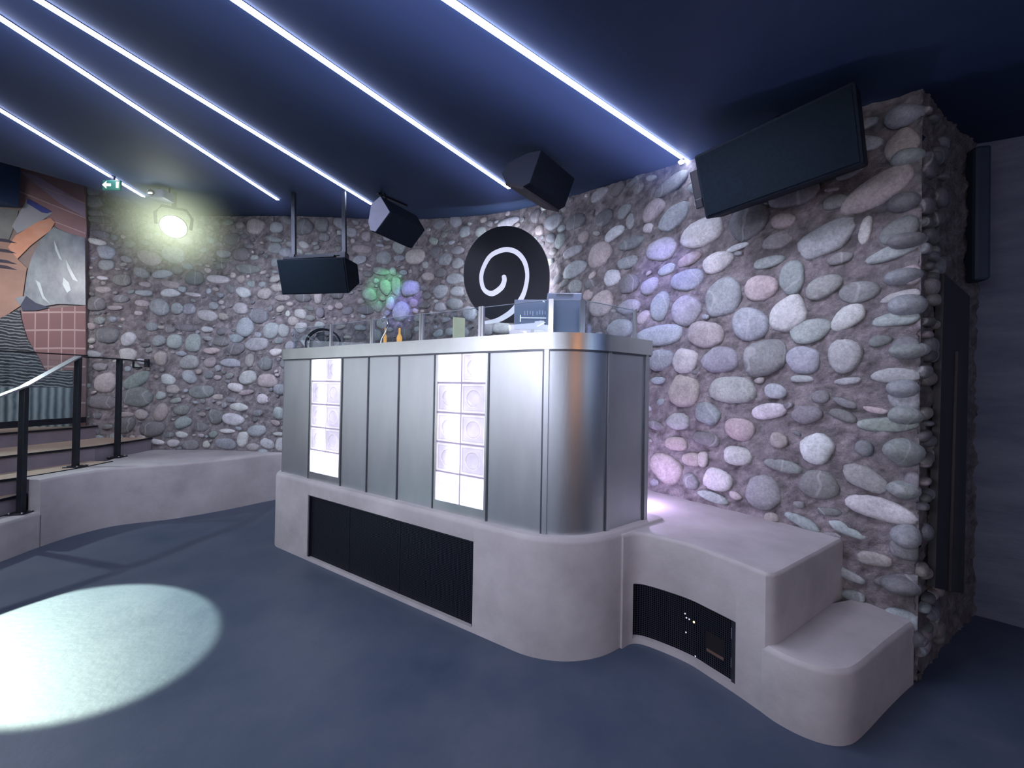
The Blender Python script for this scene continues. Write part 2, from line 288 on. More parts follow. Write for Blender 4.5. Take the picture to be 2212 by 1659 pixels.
SRC = [  # (x0, y0, scale, 'cx cy rx ry rot colour; ...') pebbles read off the photograph
(1380, 440, 2.074, '155 60 75 48 -35 G;65 30 50 45 -20 P;42 110 24 22 20 W;280 130 100 62 -8 W;490 80 90 75 -25 D;100 205 68 52 15 G;225 250 52 28 -8 P;125 295 40 24 -20 G;215 342 82 44 5 G;48 370 40 38 0 G;350 262 66 50 0 W;440 196 54 14 -8 W;580 262 72 26 0 G;620 165 70 38 -8 P;835 158 125 72 -12 G;1015 118 30 62 15 W;1165 120 100 50 -12 D;1140 215 130 34 -10 G;900 245 62 26 0 D;685 330 62 72 0 G;545 378 72 62 15 P;825 372 88 48 -12 N;985 395 98 48 0 D;1215 320 58 45 10 P;1175 415 95 24 -8 W;375 420 80 86 -10 G;210 480 72 62 30 G;95 460 45 65 20 G;20 510 24 35 30 P;90 590 100 48 -3 G;295 585 84 58 10 P;495 540 82 76 0 G;668 495 84 78 -20 W;765 570 98 52 -10 N;935 510 85 48 -25 W;1150 518 108 32 0 N;920 680 82 76 0 W;560 690 95 85 -10 D;735 700 76 64 0 G;362 700 84 60 0 G;205 705 58 54 15 W;95 700 55 50 0 G;200 840 72 70 20 P;415 835 98 66 0 N;730 785 56 16 0 G;610 840 48 36 0 G;815 865 45 30 0 D;935 795 58 18 -4 G;1080 615 55 26 -5 D;1200 645 72 52 0 D;1150 770 110 38 0 N;1195 870 85 58 5 G;85 792 34 16 0 G;305 940 54 50 20 G;175 975 54 38 0 G;580 930 75 38 -10 W;750 945 68 44 0 D;450 1010 72 48 8 P;625 1060 38 38 0 P;300 1055 62 32 10 D;165 1075 54 30 -3 P;440 1130 66 42 0 W;795 1098 80 70 0 W;1110 990 142 34 -3 N;1060 925 55 15 8 P;1010 1095 45 36 0 D;1200 1125 70 55 0 D;120 1185 74 66 30 P;235 1145 40 32 0 P;285 1145 25 35 0 P;350 1238 66 50 8 W;645 1175 90 28 5 N;555 1295 85 76 0 G;805 1260 86 70 0 D;1010 1230 105 52 12 N;1075 1368 155 54 5 W;330 1315 75 22 8 N;1240 1270 60 65 0 D;730 1425 80 26 15 G;930 1460 85 26 15 G;1190 1545 70 50 0 D'),
(940, 460, 4.424, '700 90 100 45 -5 W;215 355 68 40 -8 G;95 445 60 62 0 G;215 480 62 48 -25 G;55 570 55 45 0 D;190 630 84 58 5 G;50 750 70 68 0 G;215 750 65 52 0 G;190 870 75 60 0 G;50 900 55 48 0 G;435 180 50 50 0 G;285 180 50 55 0 G;1130 85 85 75 0 G;1340 85 85 75 0 D;1195 265 50 70 10 G;1310 370 90 50 -5 G;1570 400 105 130 0 P;1710 195 92 58 -20 W;1865 80 40 72 0 G;1870 290 120 62 0 D;1835 475 92 62 -5 G;1330 540 115 75 -12 G;1480 680 55 45 0 D;1340 705 70 68 0 G;1690 620 85 75 0 W;1850 680 100 90 0 D;1585 870 105 130 5 P;1850 900 110 75 -5 G;1760 1105 130 85 0 G;640 1100 90 60 0 W;500 1110 60 60 0 G'),
(1040, 270, 4.424, '1125 665 85 55 -25 G;1810 570 170 75 -15 D;685 890 90 100 0 G;940 890 125 95 0 D;1170 890 95 75 0 D;1425 910 38 85 0 G;1300 610 70 55 -20 D;1480 520 90 30 -20 D'),
(1340, 160, 2.537, '1400 640 200 90 -18 P;1540 390 95 85 -30 P;950 660 150 60 0 D;1180 700 80 40 0 D'),
(0, 340, 3.568, '700 260 60 40 20 G;720 340 75 50 0 G;730 430 80 25 0 D;760 480 90 30 0 D;770 590 80 30 10 D;745 650 75 24 5 W;820 730 70 55 0 G;820 830 62 40 0 G;965 520 60 50 0 D;975 785 48 26 15 G;1155 775 95 62 15 P;1340 750 95 70 0 G;1090 890 62 42 10 G;1250 900 78 34 -12 G;940 945 75 45 0 D;790 930 45 15 0 W;795 1020 62 27 0 P;1120 980 50 22 0 P;1315 980 75 28 5 P;1310 1045 72 36 0 W;1110 1045 65 24 0 G;1095 1125 58 27 0 P;885 1160 55 20 0 P;1490 1058 58 18 5 W;1680 940 85 36 5 W;1875 1040 60 40 15 W;2040 1050 56 44 0 P;1230 1155 75 72 0 G;1365 1165 48 50 0 G;1460 1170 50 45 0 G;1600 1220 78 46 15 W;1855 1165 52 48 0 W;1890 1310 68 75 0 G;1170 1305 45 38 0 G;1440 1315 90 30 0 D;1595 1325 45 24 0 W;990 1400 60 55 -20 W;1345 1420 55 62 0 G;1490 1430 62 72 0 N;1700 1420 60 40 0 D;1820 1395 55 35 10 G;1630 1490 60 26 0 P;1815 1475 75 46 0 D;1980 1440 95 50 0 G;2125 1500 48 30 0 W;985 1520 68 50 0 W;1240 1550 55 55 0 P;1460 1580 75 55 0 G;1620 1580 50 40 -20 P;1780 1585 80 36 5 G;1925 1565 35 52 0 P;2045 1590 60 50 0 D;1970 530 75 60 10 P;1790 630 60 50 0 D;2110 630 65 24 10 G;2120 700 60 40 0 G;2130 540 50 45 0 G;1860 750 70 50 0 D;1910 860 95 40 5 D;1740 795 60 16 0 D;1500 930 75 55 0 D;740 1130 75 60 0 D;930 1090 70 30 0 D;830 1370 100 60 0 D;1990 1220 80 60 0 D'),
(0, 740, 3.568, '815 310 88 80 0 P;1050 290 115 52 -25 N;1060 420 120 80 -10 D;780 460 125 55 5 D;1295 285 65 38 15 W;1460 265 62 48 30 G;1555 380 95 52 -3 D;1910 270 65 55 -15 W;2060 295 80 50 0 P;1815 345 55 36 10 W;1895 385 62 20 -10 P;2025 435 45 40 0 W;1840 497 75 30 5 W;1240 540 58 70 10 P;1090 555 50 42 0 P;1400 520 65 36 0 D;1410 615 70 42 -25 G;1795 592 80 52 5 W;2150 545 45 48 0 G;2160 360 50 45 0 G;1660 570 60 55 0 D;1980 680 70 48 -5 G;1870 745 42 60 5 W;1400 710 48 24 5 W;1750 682 60 18 0 W;1550 650 55 40 0 D;1175 665 95 65 -5 D;1210 765 52 22 10 W;1335 775 52 26 0 W;1740 780 80 44 0 G;1590 785 28 28 0 W;1470 790 70 40 0 D;2060 780 55 40 20 W;1950 805 50 30 0 P;2150 705 50 14 0 W;2170 790 50 50 0 W;960 635 90 60 0 D;970 555 60 20 0 P;700 680 70 40 0 D'),
(560, 380, 4.366, '170 465 60 60 0 P;590 460 65 75 0 D;420 480 90 80 0 D;130 600 75 30 0 W;420 650 50 35 10 W;110 690 75 55 -20 G;245 720 60 50 0 G;970 690 92 44 0 P;1140 655 40 16 0 G;1010 570 45 50 0 P;760 600 50 40 0 D;150 970 60 32 -20 P;170 1055 60 40 0 P;60 1110 60 50 0 P;220 1150 70 30 0 P;410 1150 75 45 0 D;555 1150 42 55 0 P;1175 770 75 65 20 N;1150 900 85 38 5 N;1260 900 34 38 0 G;1320 670 60 60 30 G;1320 775 55 28 0 G;1290 1040 42 85 0 G;1190 1050 58 72 -20 N;1040 1120 70 60 15 N;1425 1060 85 80 0 G;1470 760 90 75 0 P;1000 1265 85 40 0 D;1125 1235 38 50 20 N;1235 1205 42 62 0 W;1335 1280 85 90 0 G;1755 790 55 62 0 P;1660 720 45 60 0 D;1860 700 58 38 0 W;1590 950 58 42 0 P;1360 910 40 24 0 G;1705 1105 75 80 0 P;1850 970 82 58 0 G;1870 1080 60 60 0 G;1455 1200 38 45 0 P;1555 1220 55 32 0 D;1705 1235 60 48 0 G;1880 800 60 55 0 G;390 1300 60 45 10 W;320 1370 52 48 0 P;670 1245 30 26 0 P;755 1225 40 36 0 P;575 1290 40 50 0 D;480 1340 50 30 0 D;270 1300 22 32 0 W;395 1430 60 50 0 W;110 1460 80 75 0 G;230 1460 55 65 0 G;1100 1500 60 60 0 N;960 1520 50 35 0 D;1700 900 60 35 0 D')]
stones = []   # (u, z, au, az, angle, colour key)
def clash(u, z, a, b, gap=.9):
    for s in stones:
        du = abs(u-s[0]); dz = abs(z-s[1])
        if du < .5 and dz < .5 and (du/(a+s[2]))**2+(dz/(b+s[3]))**2 < gap*gap: return True
    return False
for x0, y0, sc, txt in SRC:
    for item in txt.split(';'):
        t = item.split(); cx, cy, rx, ry, rot = [float(v) for v in t[:5]]; k = t[5]
        px, py = x0+cx/sc, y0+cy/sc; c = pix_on_wall(px, py)
        if not c: continue
        r = math.radians(rot)
        ea = pix_on_wall(px+1, py) or pix_on_wall(px-1, py); eb = pix_on_wall(px, py+1)
        if not ea or not eb: continue
        ju = abs(ea[0]-c[0]); jz = abs(eb[1]-c[1])      # metres per pixel along / up the wall
        if ju > .02: continue
        # map the ellipse axes to wall metres
        A = Vector((math.cos(r)*rx/sc*ju, -math.sin(r)*rx/sc*jz)); B = Vector((math.sin(r)*ry/sc*ju, math.cos(r)*ry/sc*jz))
        if any(((c[0]-s[0])/(s[2]*.75+ju*rx/sc*.45))**2+((c[1]-s[1])/(s[3]*.75+jz*ry/sc*.45))**2 < 1 for s in stones): continue
        eu = math.hypot(A.x, B.x); ez = math.hypot(A.y, B.y)
        stones.append((c[0], c[1], eu, ez, (A, B), k))
NTR = len(stones)
rng = random.Random(11)
for size, tries in ((.08, 900), (.055, 1300), (.036, 1500), (.024, 1200)):
    for _ in range(tries):
        u = rng.uniform(.05, WP.L-.03); y = WP.pt(u); z = rng.uniform(.25, ceil_z(y.y, y.x)-.02)
        a = size*rng.uniform(.75, 1.3); b = a*rng.uniform(.5, .95)
        if u > U_CORNER+2.2 and size < .05 and rng.random() < .75: continue
        if u > WP.L-.5: a *= 1.2; b *= .75
        if clash(u, z, a, b, 1.02): continue
        r = rng.uniform(-.45, .45); A = Vector((a*math.cos(r), a*math.sin(r))); B = Vector((-b*math.sin(r), b*math.cos(r)))
        stones.append((u, z, a, b, (A, B), rng.choice('GGDDPPNDG' if size > .04 else 'GDDPP')))

def wall_pt(path, u, z, out):
    p = path.pt(min(max(u, 0), path.L), 0, z); q = path.pt(min(max(u, 0), path.L), 1, z); n = q-p; return p+n*out, n
def pebble(mb, path, u, z, A, B, key, depth=None, shade=1.):
    n = 16; r0 = math.hypot(A.x, A.y); r1 = math.hypot(B.x, B.y); h = depth or min(.038, .26*min(r0, r1)+.008)
    ph = [rng.uniform(0, 6.3) for _ in range(3)]; amp = [rng.uniform(.03, .09), rng.uniform(.02, .06), rng.uniform(0, .04)]
    pw = rng.uniform(.78, 1.05); vs = []; o = len(mb.v)
    prof = [(1.02, -.35), (1.0, .05), (.93, .42), (.80, .68), (.58, .88), (.30, .98)]
    lean = rng.uniform(-.15, .15), rng.uniform(-.15, .15)
    for rr, hh in prof:
        for k in range(n):
            t = 2*math.pi*k/n; w = 1+amp[0]*math.cos(2*t+ph[0])+amp[1]*math.cos(3*t+ph[1])+amp[2]*math.cos(5*t+ph[2])
            c, s_ = math.cos(t), math.sin(t); c = math.copysign(abs(c)**pw, c); s_ = math.copysign(abs(s_)**pw, s_)
            du = (A.x*c+B.x*s_)*rr*w; dz = (A.y*c+B.y*s_)*rr*w
            hz = h*hh*(1+lean[0]*c*rr+lean[1]*s_*rr) if hh > 0 else h*hh
            vs.append(wall_pt(path, u+du, z+dz, hz)[0])
    vs.append(wall_pt(path, u, z, h)[0]); fs = []
    for i in range(len(prof)-1):
        for k in range(n): fs.append((i*n+k, i*n+(k+1) % n, (i+1)*n+(k+1) % n, (i+1)*n+k))
    L = (len(prof)-1)*n
    for k in range(n): fs.append((L+k, L+(k+1) % n, L+n))
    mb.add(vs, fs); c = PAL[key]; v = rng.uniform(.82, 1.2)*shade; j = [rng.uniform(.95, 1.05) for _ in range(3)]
    for i, rg in enumerate(prof+[(0, 1)]):  # contact shade painted into the rim colour
        for _ in range(n if i < len(prof) else 1):
            e = .75 if i < 1 else (.9 if i == 1 else 1.); mb.col.append((c[0]*v*j[0]*e, c[1]*v*j[1]*e, c[2]*v*j[2]*e, 1.))
def mortar(mb, path, u0, u1, z0, ztop, step=.024, rough=1., shade=1.):
    nu = max(2, int((u1-u0)/step)); nz = 150; o = len(mb.v); vs = []
    for i in range(nu+1):
        u = u0+(u1-u0)*i/nu; p0 = path.pt(min(u, path.L)); zt = ztop(p0)
        for j in range(nz+1):
            z = z0+(zt-z0)*j/nz; q = Vector((u*9, z*9, 3.1))
            d = .020*noise.noise(q)+.014*noise.noise(q*2.9)+.012*noise.noise(q*7.3)
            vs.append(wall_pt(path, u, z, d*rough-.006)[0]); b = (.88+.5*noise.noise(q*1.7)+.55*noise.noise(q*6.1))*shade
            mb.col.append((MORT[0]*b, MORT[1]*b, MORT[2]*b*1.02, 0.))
    fs = [(i*(nz+1)+j, (i+1)*(nz+1)+j, (i+1)*(nz+1)+j+1, i*(nz+1)+j+1) for i in range(nu) for j in range(nz)]
    mb.add(vs, fs)
mbl, mbr = MB(), MB(); mbl.col = []; mbr.col = []
mortar(mbl, WP, 0, U_CORNER, 0, lambda p: ceil_z(p.y, p.x)+.03)
mortar(mbr, WP, U_CORNER, WP.L, 0, lambda p: ceil_z(p.y, p.x)+.03)
for s in stones: pebble(mbl if s[0] < U_CORNER else mbr, WP, s[0], s[1], s[4][0], s[4][1], s[5])
wl = struct('wall_left', mbl, M['stone'], smooth=3.2); wr = struct('wall_back', mbr, M['stone'], smooth=3.2)

# end face of the thick stone wall and the dark wall behind the passage
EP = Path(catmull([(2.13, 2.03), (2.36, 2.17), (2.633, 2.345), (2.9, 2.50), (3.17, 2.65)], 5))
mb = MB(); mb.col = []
mortar(mb, EP, 0, EP.L, 0, lambda p: ceil_z(p.y, p.x)+.03, shade=.55)  # shade of the end face put into its colours
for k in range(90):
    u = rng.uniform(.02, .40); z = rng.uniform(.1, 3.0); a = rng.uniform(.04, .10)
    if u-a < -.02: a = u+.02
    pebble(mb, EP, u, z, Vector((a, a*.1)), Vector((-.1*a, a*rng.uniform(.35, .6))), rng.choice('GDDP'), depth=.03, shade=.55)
# rough corner boulders that wrap round the arris
for z in [.22, .47, .72, .97, 1.18, 1.36, 1.55, 1.76, 1.95, 2.14, 2.33, 2.55, 2.78, 2.98]:
    r = rng.uniform(.04, .072); c = Vector((2.105+rng.uniform(-.02, .01), 2.075+rng.uniform(-.01, .02), z+rng.uniform(-.03, .03))); n = 14; vs = []; rng0 = rng.uniform(.07, .10)
    for i in range(9):
        th = math.pi*i/8
        for k in range(n):
            t = 2*math.pi*k/n; p = Vector((math.sin(th)*math.cos(t)*rng0, math.sin(th)*math.sin(t)*.070, math.cos(th)*r))
            p *= 1+.35*noise.noise(p*9+c*3); vs.append(c+p)
    mb.add(vs, [(i*n+k, i*n+(k+1) % n, (i+1)*n+(k+1) % n, (i+1)*n+k) for i in range(8) for k in range(n)])
    cc = PAL[rng.choice('GDGN')]; mb.col += [(cc[0]*.85, cc[1]*.85, cc[2]*.85, 1.)]*(9*n)
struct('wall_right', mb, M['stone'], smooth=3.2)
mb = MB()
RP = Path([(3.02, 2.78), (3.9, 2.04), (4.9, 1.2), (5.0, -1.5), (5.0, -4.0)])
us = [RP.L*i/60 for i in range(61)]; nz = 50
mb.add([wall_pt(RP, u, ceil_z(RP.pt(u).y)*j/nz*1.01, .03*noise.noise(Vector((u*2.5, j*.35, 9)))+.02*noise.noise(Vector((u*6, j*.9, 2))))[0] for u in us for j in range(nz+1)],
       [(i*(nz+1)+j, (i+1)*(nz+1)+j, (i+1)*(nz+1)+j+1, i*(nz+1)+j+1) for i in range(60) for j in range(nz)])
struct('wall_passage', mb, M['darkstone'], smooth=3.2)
# the tall dark niche door
nrm = Vector((.52, -.85, 0)).normalized(); A_d, B_d = Vector((2.1, 2.02, 0))+nrm*.045, Vector((2.633, 2.345, 0))+nrm*.045
dq = [onpl(x, y, A_d, B_d)-nrm*.045 for x, y in ((2040, 590), (2095, 640), (2082, 1283), (2020, 1270))]
nd = tag(D.objects.new('door_1', None), kind='structure'); COL.objects.link(nd)
MB().prism([Vector(q)+nrm*.045 for q in dq], nrm*-.03).build('door_leaf', M['darkwood'], nd)
m1 = [Vector(dq[0]).lerp(Vector(dq[1]), .42), Vector(dq[0]).lerp(Vector(dq[1]), .58), Vector(dq[3]).lerp(Vector(dq[2]), .62), Vector(dq[3]).lerp(Vector(dq[2]), .42)]
m1[0].z = m1[1].z = 1.75
MB().prism([p+nrm*.056 for p in m1], nrm*-.014).build('door_stile', mat('brown_stile', (.022, .016, .018), .5, var=.3), nd)

# floor and ceiling
struct('floor', MB().add([(-8, -4, 0), (5.5, -4, 0), (5.5, 7, 0), (-8, 7, 0)], [(0, 1, 2, 3)]), M['floor'])
yy = [-4, -1.2, 0, 1, 2, 2.6]+[2.6+.15*k for k in range(1, 30)]; xx_ = [-8, -6]+[-5.4+.1*k for k in range(14)]+[-3, 5.5]
nx_ = len(xx_)
struct('ceiling', MB().add([(x, y, ceil_z(y, x)) for y in yy for x in xx_], [(i*nx_+k, i*nx_+k+1, (i+1)*nx_+k+1, (i+1)*nx_+k) for i in range(len(yy)-1) for k in range(nx_-1)]), M['ceiling'], smooth=3.2)
struct('wall_front', MB().box((-1.25, -4.05, 1.4), (13.5, .1, 2.9)), M['ceiling'])
struct('wall_far_left', MB().box((-8.05, 1.5, 2), (.1, 11, 4.4)), M['ceiling'])
struct('wall_upper_landing', MB().box((-6.9, 5.6, 2), (2.4, .1, 4)), M['ceiling'])

# ---------------------------------------------------------------- DJ booth: plinth
dF = Vector((.851, -.5255)); dS = Vector((.812, .583))
A2 = Vector((-1.753, 3.397)); P0 = A2-dF*.455; PC = Vector((.3305, 2.109)); PE = Vector((.884, 2.507))
BP = Path(fillet([P0+Vector((.10, .55)), P0, PC, PE], [.04, .42], 14))
U0 = (Vector((.10, .55))).length-.02    # left front corner
pb = thing('concrete_plinth', 'grey plaster plinth carrying the metal booth, rounded corners and black mesh front', 'plinth', (-.6, 3.0, 0))
PP0 = P0+Vector((-.015, .02))
PPth = Path(fillet([PP0+Vector((.02, .75)), PP0, PC, PE+dS*.10], [.15, .47], 16))
def edge(o, z0, z1, inner=-.12, r=.035): return [(inner, z0), (o, z0), (o, z1-r), (o-r*.12, z1-r*.55), (o-r*.45, z1-r*.14), (o-r, z1), (inner, z1)]
uL = PPth.find(664, 0, .3, .06); uR = PPth.find(1021, 0, .3, .06)
mb = MB(); ZP = .672
sweep(mb, PPth, 0, uL, edge(.06, 0, ZP)); sweep(mb, PPth, uR, PPth.L, edge(.06, 0, ZP))
sweep(mb, PPth, uL, uR, edge(.06, .553, ZP)); sweep(mb, PPth, uL, uR, rect(-.12, .06, 0, .03))
inn = [PPth.pt(u, -.1, ZP-.003) for u in PPth.us(0, PPth.L)]
mb.add([tuple(p) for p in inn], [tuple(range(len(inn)))])
mb.build('plinth_body', M['plaster'], pb, smooth=.6)
g = MB(); sweep(g, PPth, uL, uR, [(.035, .03), (.035, .553)], closed=False, uv=True)
gg = g.build('mesh_grille', M['perf'], pb); 
for fr in (.30, .62):
    u = uL+(uR-uL)*fr; sweep(MB(), PPth, u-.004, u+.004, rect(.034, .038, .03, .553)).build('grille_seam', M['black'], gg)
mb = MB(); sweep(mb, PPth, uL, uL+.012, rect(.03, .05, .03, .553)); sweep(mb, PPth, uR-.012, uR, rect(.03, .05, .03, .553)); sweep(mb, PPth, uL, uR, rect(.03, .05, .541, .553))
mb.build('grille_frame', M['black'], gg)

# ---------------------------------------------------------------- DJ booth: metal counter
bo = thing('dj_booth', 'tall zinc-clad counter with lit glass block windows standing on the plaster plinth', 'booth', (-.6, 3.0, .672))
ZB, ZT = .664, 1.722
def ub(px, z=.67): return BP.find(px, 0, z)
def UU(t): return U0+.455+t
b1a, b1b = UU(.0), UU(.449); s1, s2, s3 = UU(.774), UU(1.11), UU(1.451); b2a, b2b = UU(1.462), UU(1.905)
c1, c2, e1 = ub(1168), ub(1306), ub(1386)
def sheet(u0, u1):
    mb = MB(); sweep(mb, BP, u0, u1, rect(-.02, 0, ZB, ZT)); return mb.build('metal_panel', M['zinc'], bo, smooth=.6)
for a, b in ((0, U0+.01), (U0+.01, b1a), (b1b, s1), (s1, s2), (s2, s3), (b2b, c1), (c1, c2), (c2, e1), (e1, BP.L)): sheet(a+.004, b-.002)
for u in (U0+.012, b1a, b1b, s1, s2, b2a-.003, b2b, c1, c2, e1):
    mb = MB(); sweep(mb, BP, u-.006, u+.006, rect(-.02, .006, ZB-.004, ZT)); mb.build('standing_seam', M['batten'], bo)
for u in (c1+.018, e1+.02, U0+.03, s3, c2+.016):
    mb = MB(); sweep(mb, BP, u-.013, u+.013, rect(-.02, .012 if u > c1 else .005, ZB-.004, ZT)); mb.build('edge_strip', M['zinc'], bo)
mb = MB(); sweep(mb, BP, 0, BP.L, rect(-.06, -.025, ZB, ZT)); mb.build('inner_shell', M['black'], bo)
# cap: flat ring with a deep fascia
mb = MB(); sweep(mb, BP, 0, BP.L+.0, rect(-.42, .022, 1.718, 1.812)); 
mb.build('counter_cap', M['zinc_cap'], bo, smooth=.6)
mb = MB(); sweep(mb, BP, 0.01, BP.L, rect(-.02, .012, 1.708, 1.722)); mb.build('shadow_gap', M['batten'], bo)

def glass_block(uc, zc, w, h, hot):
    mb = MB(); mb.col = []
    def ringpts(pts, off): return [BP.pt(uc+a, off, zc+b) for a, b in pts]
    lav = (.80, .74, .98); lt = (.97, .93, 1.0); dk = (.58, .52, .74)
    def sq(s, off, col):
        pts = []
        n = 6
        for (ax, az), (bx, bz) in zip(((-1, -1), (1, -1), (1, 1), (-1, 1)), ((1, -1), (1, 1), (-1, 1), (-1, -1))):
            for i in range(n): t = i/n; pts.append(((ax+(bx-ax)*t)*w/2*s, (az+(bz-az)*t)*h/2*s))
        mb.col += [c4(col)]*len(pts); mb.v += [tuple(p) for p in ringpts(pts, off)]
    def circ(r, off, col):
        pts = []
        for i in range(24): t = -3*math.pi/4+2*math.pi*i/24; pts.append((math.cos(t)*w/2*r, math.sin(t)*h/2*r))
        mb.col += [c4(col)]*24; mb.v += [tuple(p) for p in ringpts(pts, off)]
    gl0 = len(mb.v)
    sq(1, -.02, dk); sq(1, -.006, lav); sq(.95, -.001, lt); sq(.88, -.001, lt); sq(.84, -.007, dk); sq(.78, -.007, lav)
    circ(.66, -.006, lav); circ(.62, -.002, lt); circ(.56, -.006, dk); circ(.50, -.008, lav); circ(.2, -.008, lav); circ(.02, -.008, lav)
    for r in range(11):
        for k in range(24): mb.f.append((r*24+k, r*24+(k+1) % 24, (r+1)*24+(k+1) % 24, (r+1)*24+k))
    mb.f.append(tuple(11*24+k for k in range(24)))
    if hot:   # brighter inner light painted into one side's vertex colours
        t_ = (BP.pt(uc+.1, 0, 0)-BP.pt(uc, 0, 0)).normalized(); c_ = BP.pt(uc, 0, zc)
        for i, p in enumerate(mb.v):
            a_ = (Vector(p)-c_).dot(t_)/(w/2); g_ = 1.75 if hot == 2 else 1.0+1.1*min(1, max(0, (a_+.35)/.5))
            mb.col[i] = tuple(min(2.2, v*g_) for v in mb.col[i][:3])+(1,)
    return mb.build('glass_block', M['blk'], bo, smooth=.5)
for (a, b) in ((b1a, b1b), (b2a, b2b)):
    f0, f1 = a+.022, b-.022; z0, z1 = .735, 1.712; wd = (f1-f0); bw = (wd-.012)/2; bh = (z1-z0-.05)/5
    mb = MB()
    for r in (rect(-.02, .004, ZB, z0), ): sweep(mb, BP, a+.005, b-.005, r)
    sweep(mb, BP, a+.005, f0, rect(-.02, .004, z0, ZT)); sweep(mb, BP, f1, b-.005, rect(-.02, .004, z0, ZT))
    sweep(mb, BP, f0, f1, rect(-.02, .004, z1, ZT)); mb.build('window_frame', M['zinc_cap'], bo)
    mb = MB(); sweep(mb, BP, f0, f1, rect(-.02, -.010, z0, z1)); mb.build('block_grout', mat('violet_grout', (.25, .23, .3), .6, emit=(.36, .31, .44), estr=.5, var=.1), bo)  # block light put into the grout as emission
    for i in range(2):
        for j in range(5):
            glass_block(f0+bw/2+i*(bw+.012), z0+bh/2+j*(bh+.0125), bw, bh, (2 if j in (0, 4) and (i == 0 or j == 0) else 1) if (i == 0 or j in (0, 4)) else 0)
rear = MB(); sweep(rear, BP, BP.L-.012, BP.L, rect(-.5, .0, ZB, ZT)); rear.build('end_return', M['zinc'], bo)

# glass screen on top
GO = -.075; GZ0, GZ1 = 1.812, 2.012
ug = [BP.find(px, 0, 1.85, GO) for px in (640, 715, 805, 911, 1040)]
ug += [BP.find(px, 0, 1.9, GO) for px in (1190, 1257, 1371)]
gt = thing('glass_screen', 'low clear glass screen with steel posts along the top of the booth', 'glass screen', tuple(BP.pt(ug[3], GO, GZ0)))
for i in range(len(ug)-1):
    mb = MB(); sweep(mb, BP, ug[i]+.012, ug[i+1]-.012, rect(GO-.004, GO+.004, GZ0, GZ1)); pane_ = mb.build('glass_pane', M['glass'], gt)
    mb = MB(); sweep(mb, BP, ug[i]+.012, ug[i+1]-.012, rect(GO-.0045, GO+.0045, GZ1, GZ1+.003)); mb.build('polished_edge', mat('glass_edge', (.35, .42, .48), .2, var=.05), pane_)
for i, u in enumerate(ug):
    if i == 0: continue
    w = {1: .016, 2: .018, 3: .020, 4: .022, 5: .028, 6: .030, 7: .010}[i]
    mb = MB()
    if i in (2, 3, 4, 7):
        sweep(mb, BP, u-w, u-w*.12, rect(GO-.008, GO+.01, GZ0, GZ1+.008)); sweep(mb, BP, u+w*.12, u+w*.75, rect(GO-.008, GO+.01, GZ0, GZ1+.008))
    else: sweep(mb, BP, u-w*.6, u+w*.6, rect(GO-.008, GO+.01, GZ0, GZ1+.008))
    mb.build('post', M['steel'], gt)

# equipment on the counter cap
def frame_at(u, off, z):
    p = BP.pt(u, off, z); a = BP.pt(u-.05, off, z); b = BP.pt(u+.05, off, z); t = (b-a).normalized(); n = Vector((t.y, -t.x, 0))
    return p, Matrix(((t.x, -n.x, 0), (t.y, -n.y, 0), (0, 0, 1)))
up = (ug[5]+ug[6])/2
p, R = frame_at(up-.01, -.19, 1.812)
Rb = Matrix.Rotation(math.radians(-3), 3, 'Z')
sp = thing('monitor_speaker', 'blue-grey box monitor standing behind the booth glass by the rounded corner', 'monitor', tuple(p))
MB().box(p+Vector((0, 0, .127)), (.205, .15, .254), Rb).build('housing', M['screenbox'], sp, bevel=.006)
MB().box(p+Rb @ Vector((0, -.078, .245)), (.10, .006, .005), Rb).build('top_highlight', M['steel'], sp)
MB().box(p+Rb @ Vector((.108, 0, .2)), (.008, .05, .05), Rb).build('side_knob', M['black'], sp)
p2 = dep(1150, 718, 2.47); p2.z = 1.812
sc_ = thing('display_screen', 'flat grey-blue display standing behind the glass beside the box monitor', 'display', tuple(p2))
MB().box(p2+Vector((0, 0, .150)), (.235, .016, .19), Rb).build('panel', M['screenbox'], sc_, bevel=.004)
MB().box(p2+Vector((0, .01, .03)), (.02, .016, .06), Rb).build('stand', M['cab'], sc_)
MB().box(p2+Vector((0, .02, .005)), (.12, .09, .01), Rb).build('stand_foot', M['cab'], sc_)
mb = MB(); lr = random.Random(3)
marks_ = mat('reflected_marks', (.35, .42, .55), .5, emit=(.3, .36, .5), estr=.35, var=.1)  # bar reflections painted on the panel as glowing marks
for k in range(9): MB().box(p2+Rb @ Vector((-.05+k*.017+(.01 if k > 3 else 0), -.0095, .160+lr.uniform(-.004, .004))), (.005, .002, lr.uniform(.02, .034)), Rb).build('bottle_reflection', marks_, sc_)
mb = MB().box(p2+Rb @ Vector((.005, -.0095, .128)), (.16, .002, .004), Rb).box(p2+Rb @ Vector((-.078, -.0095, .125)), (.005, .002, .045), Rb)
mb.bar(p2+Vector((.03, -.0105, .075)), p2+Vector((.1, -.0115, .112)), .002, .004); mb.build('shelf_reflection', mat('reflected_lines', (.7, .75, .9), .5, emit=(.7, .78, 1), estr=1., var=.02), sc_)  # reflected shelf edges painted as glowing lines
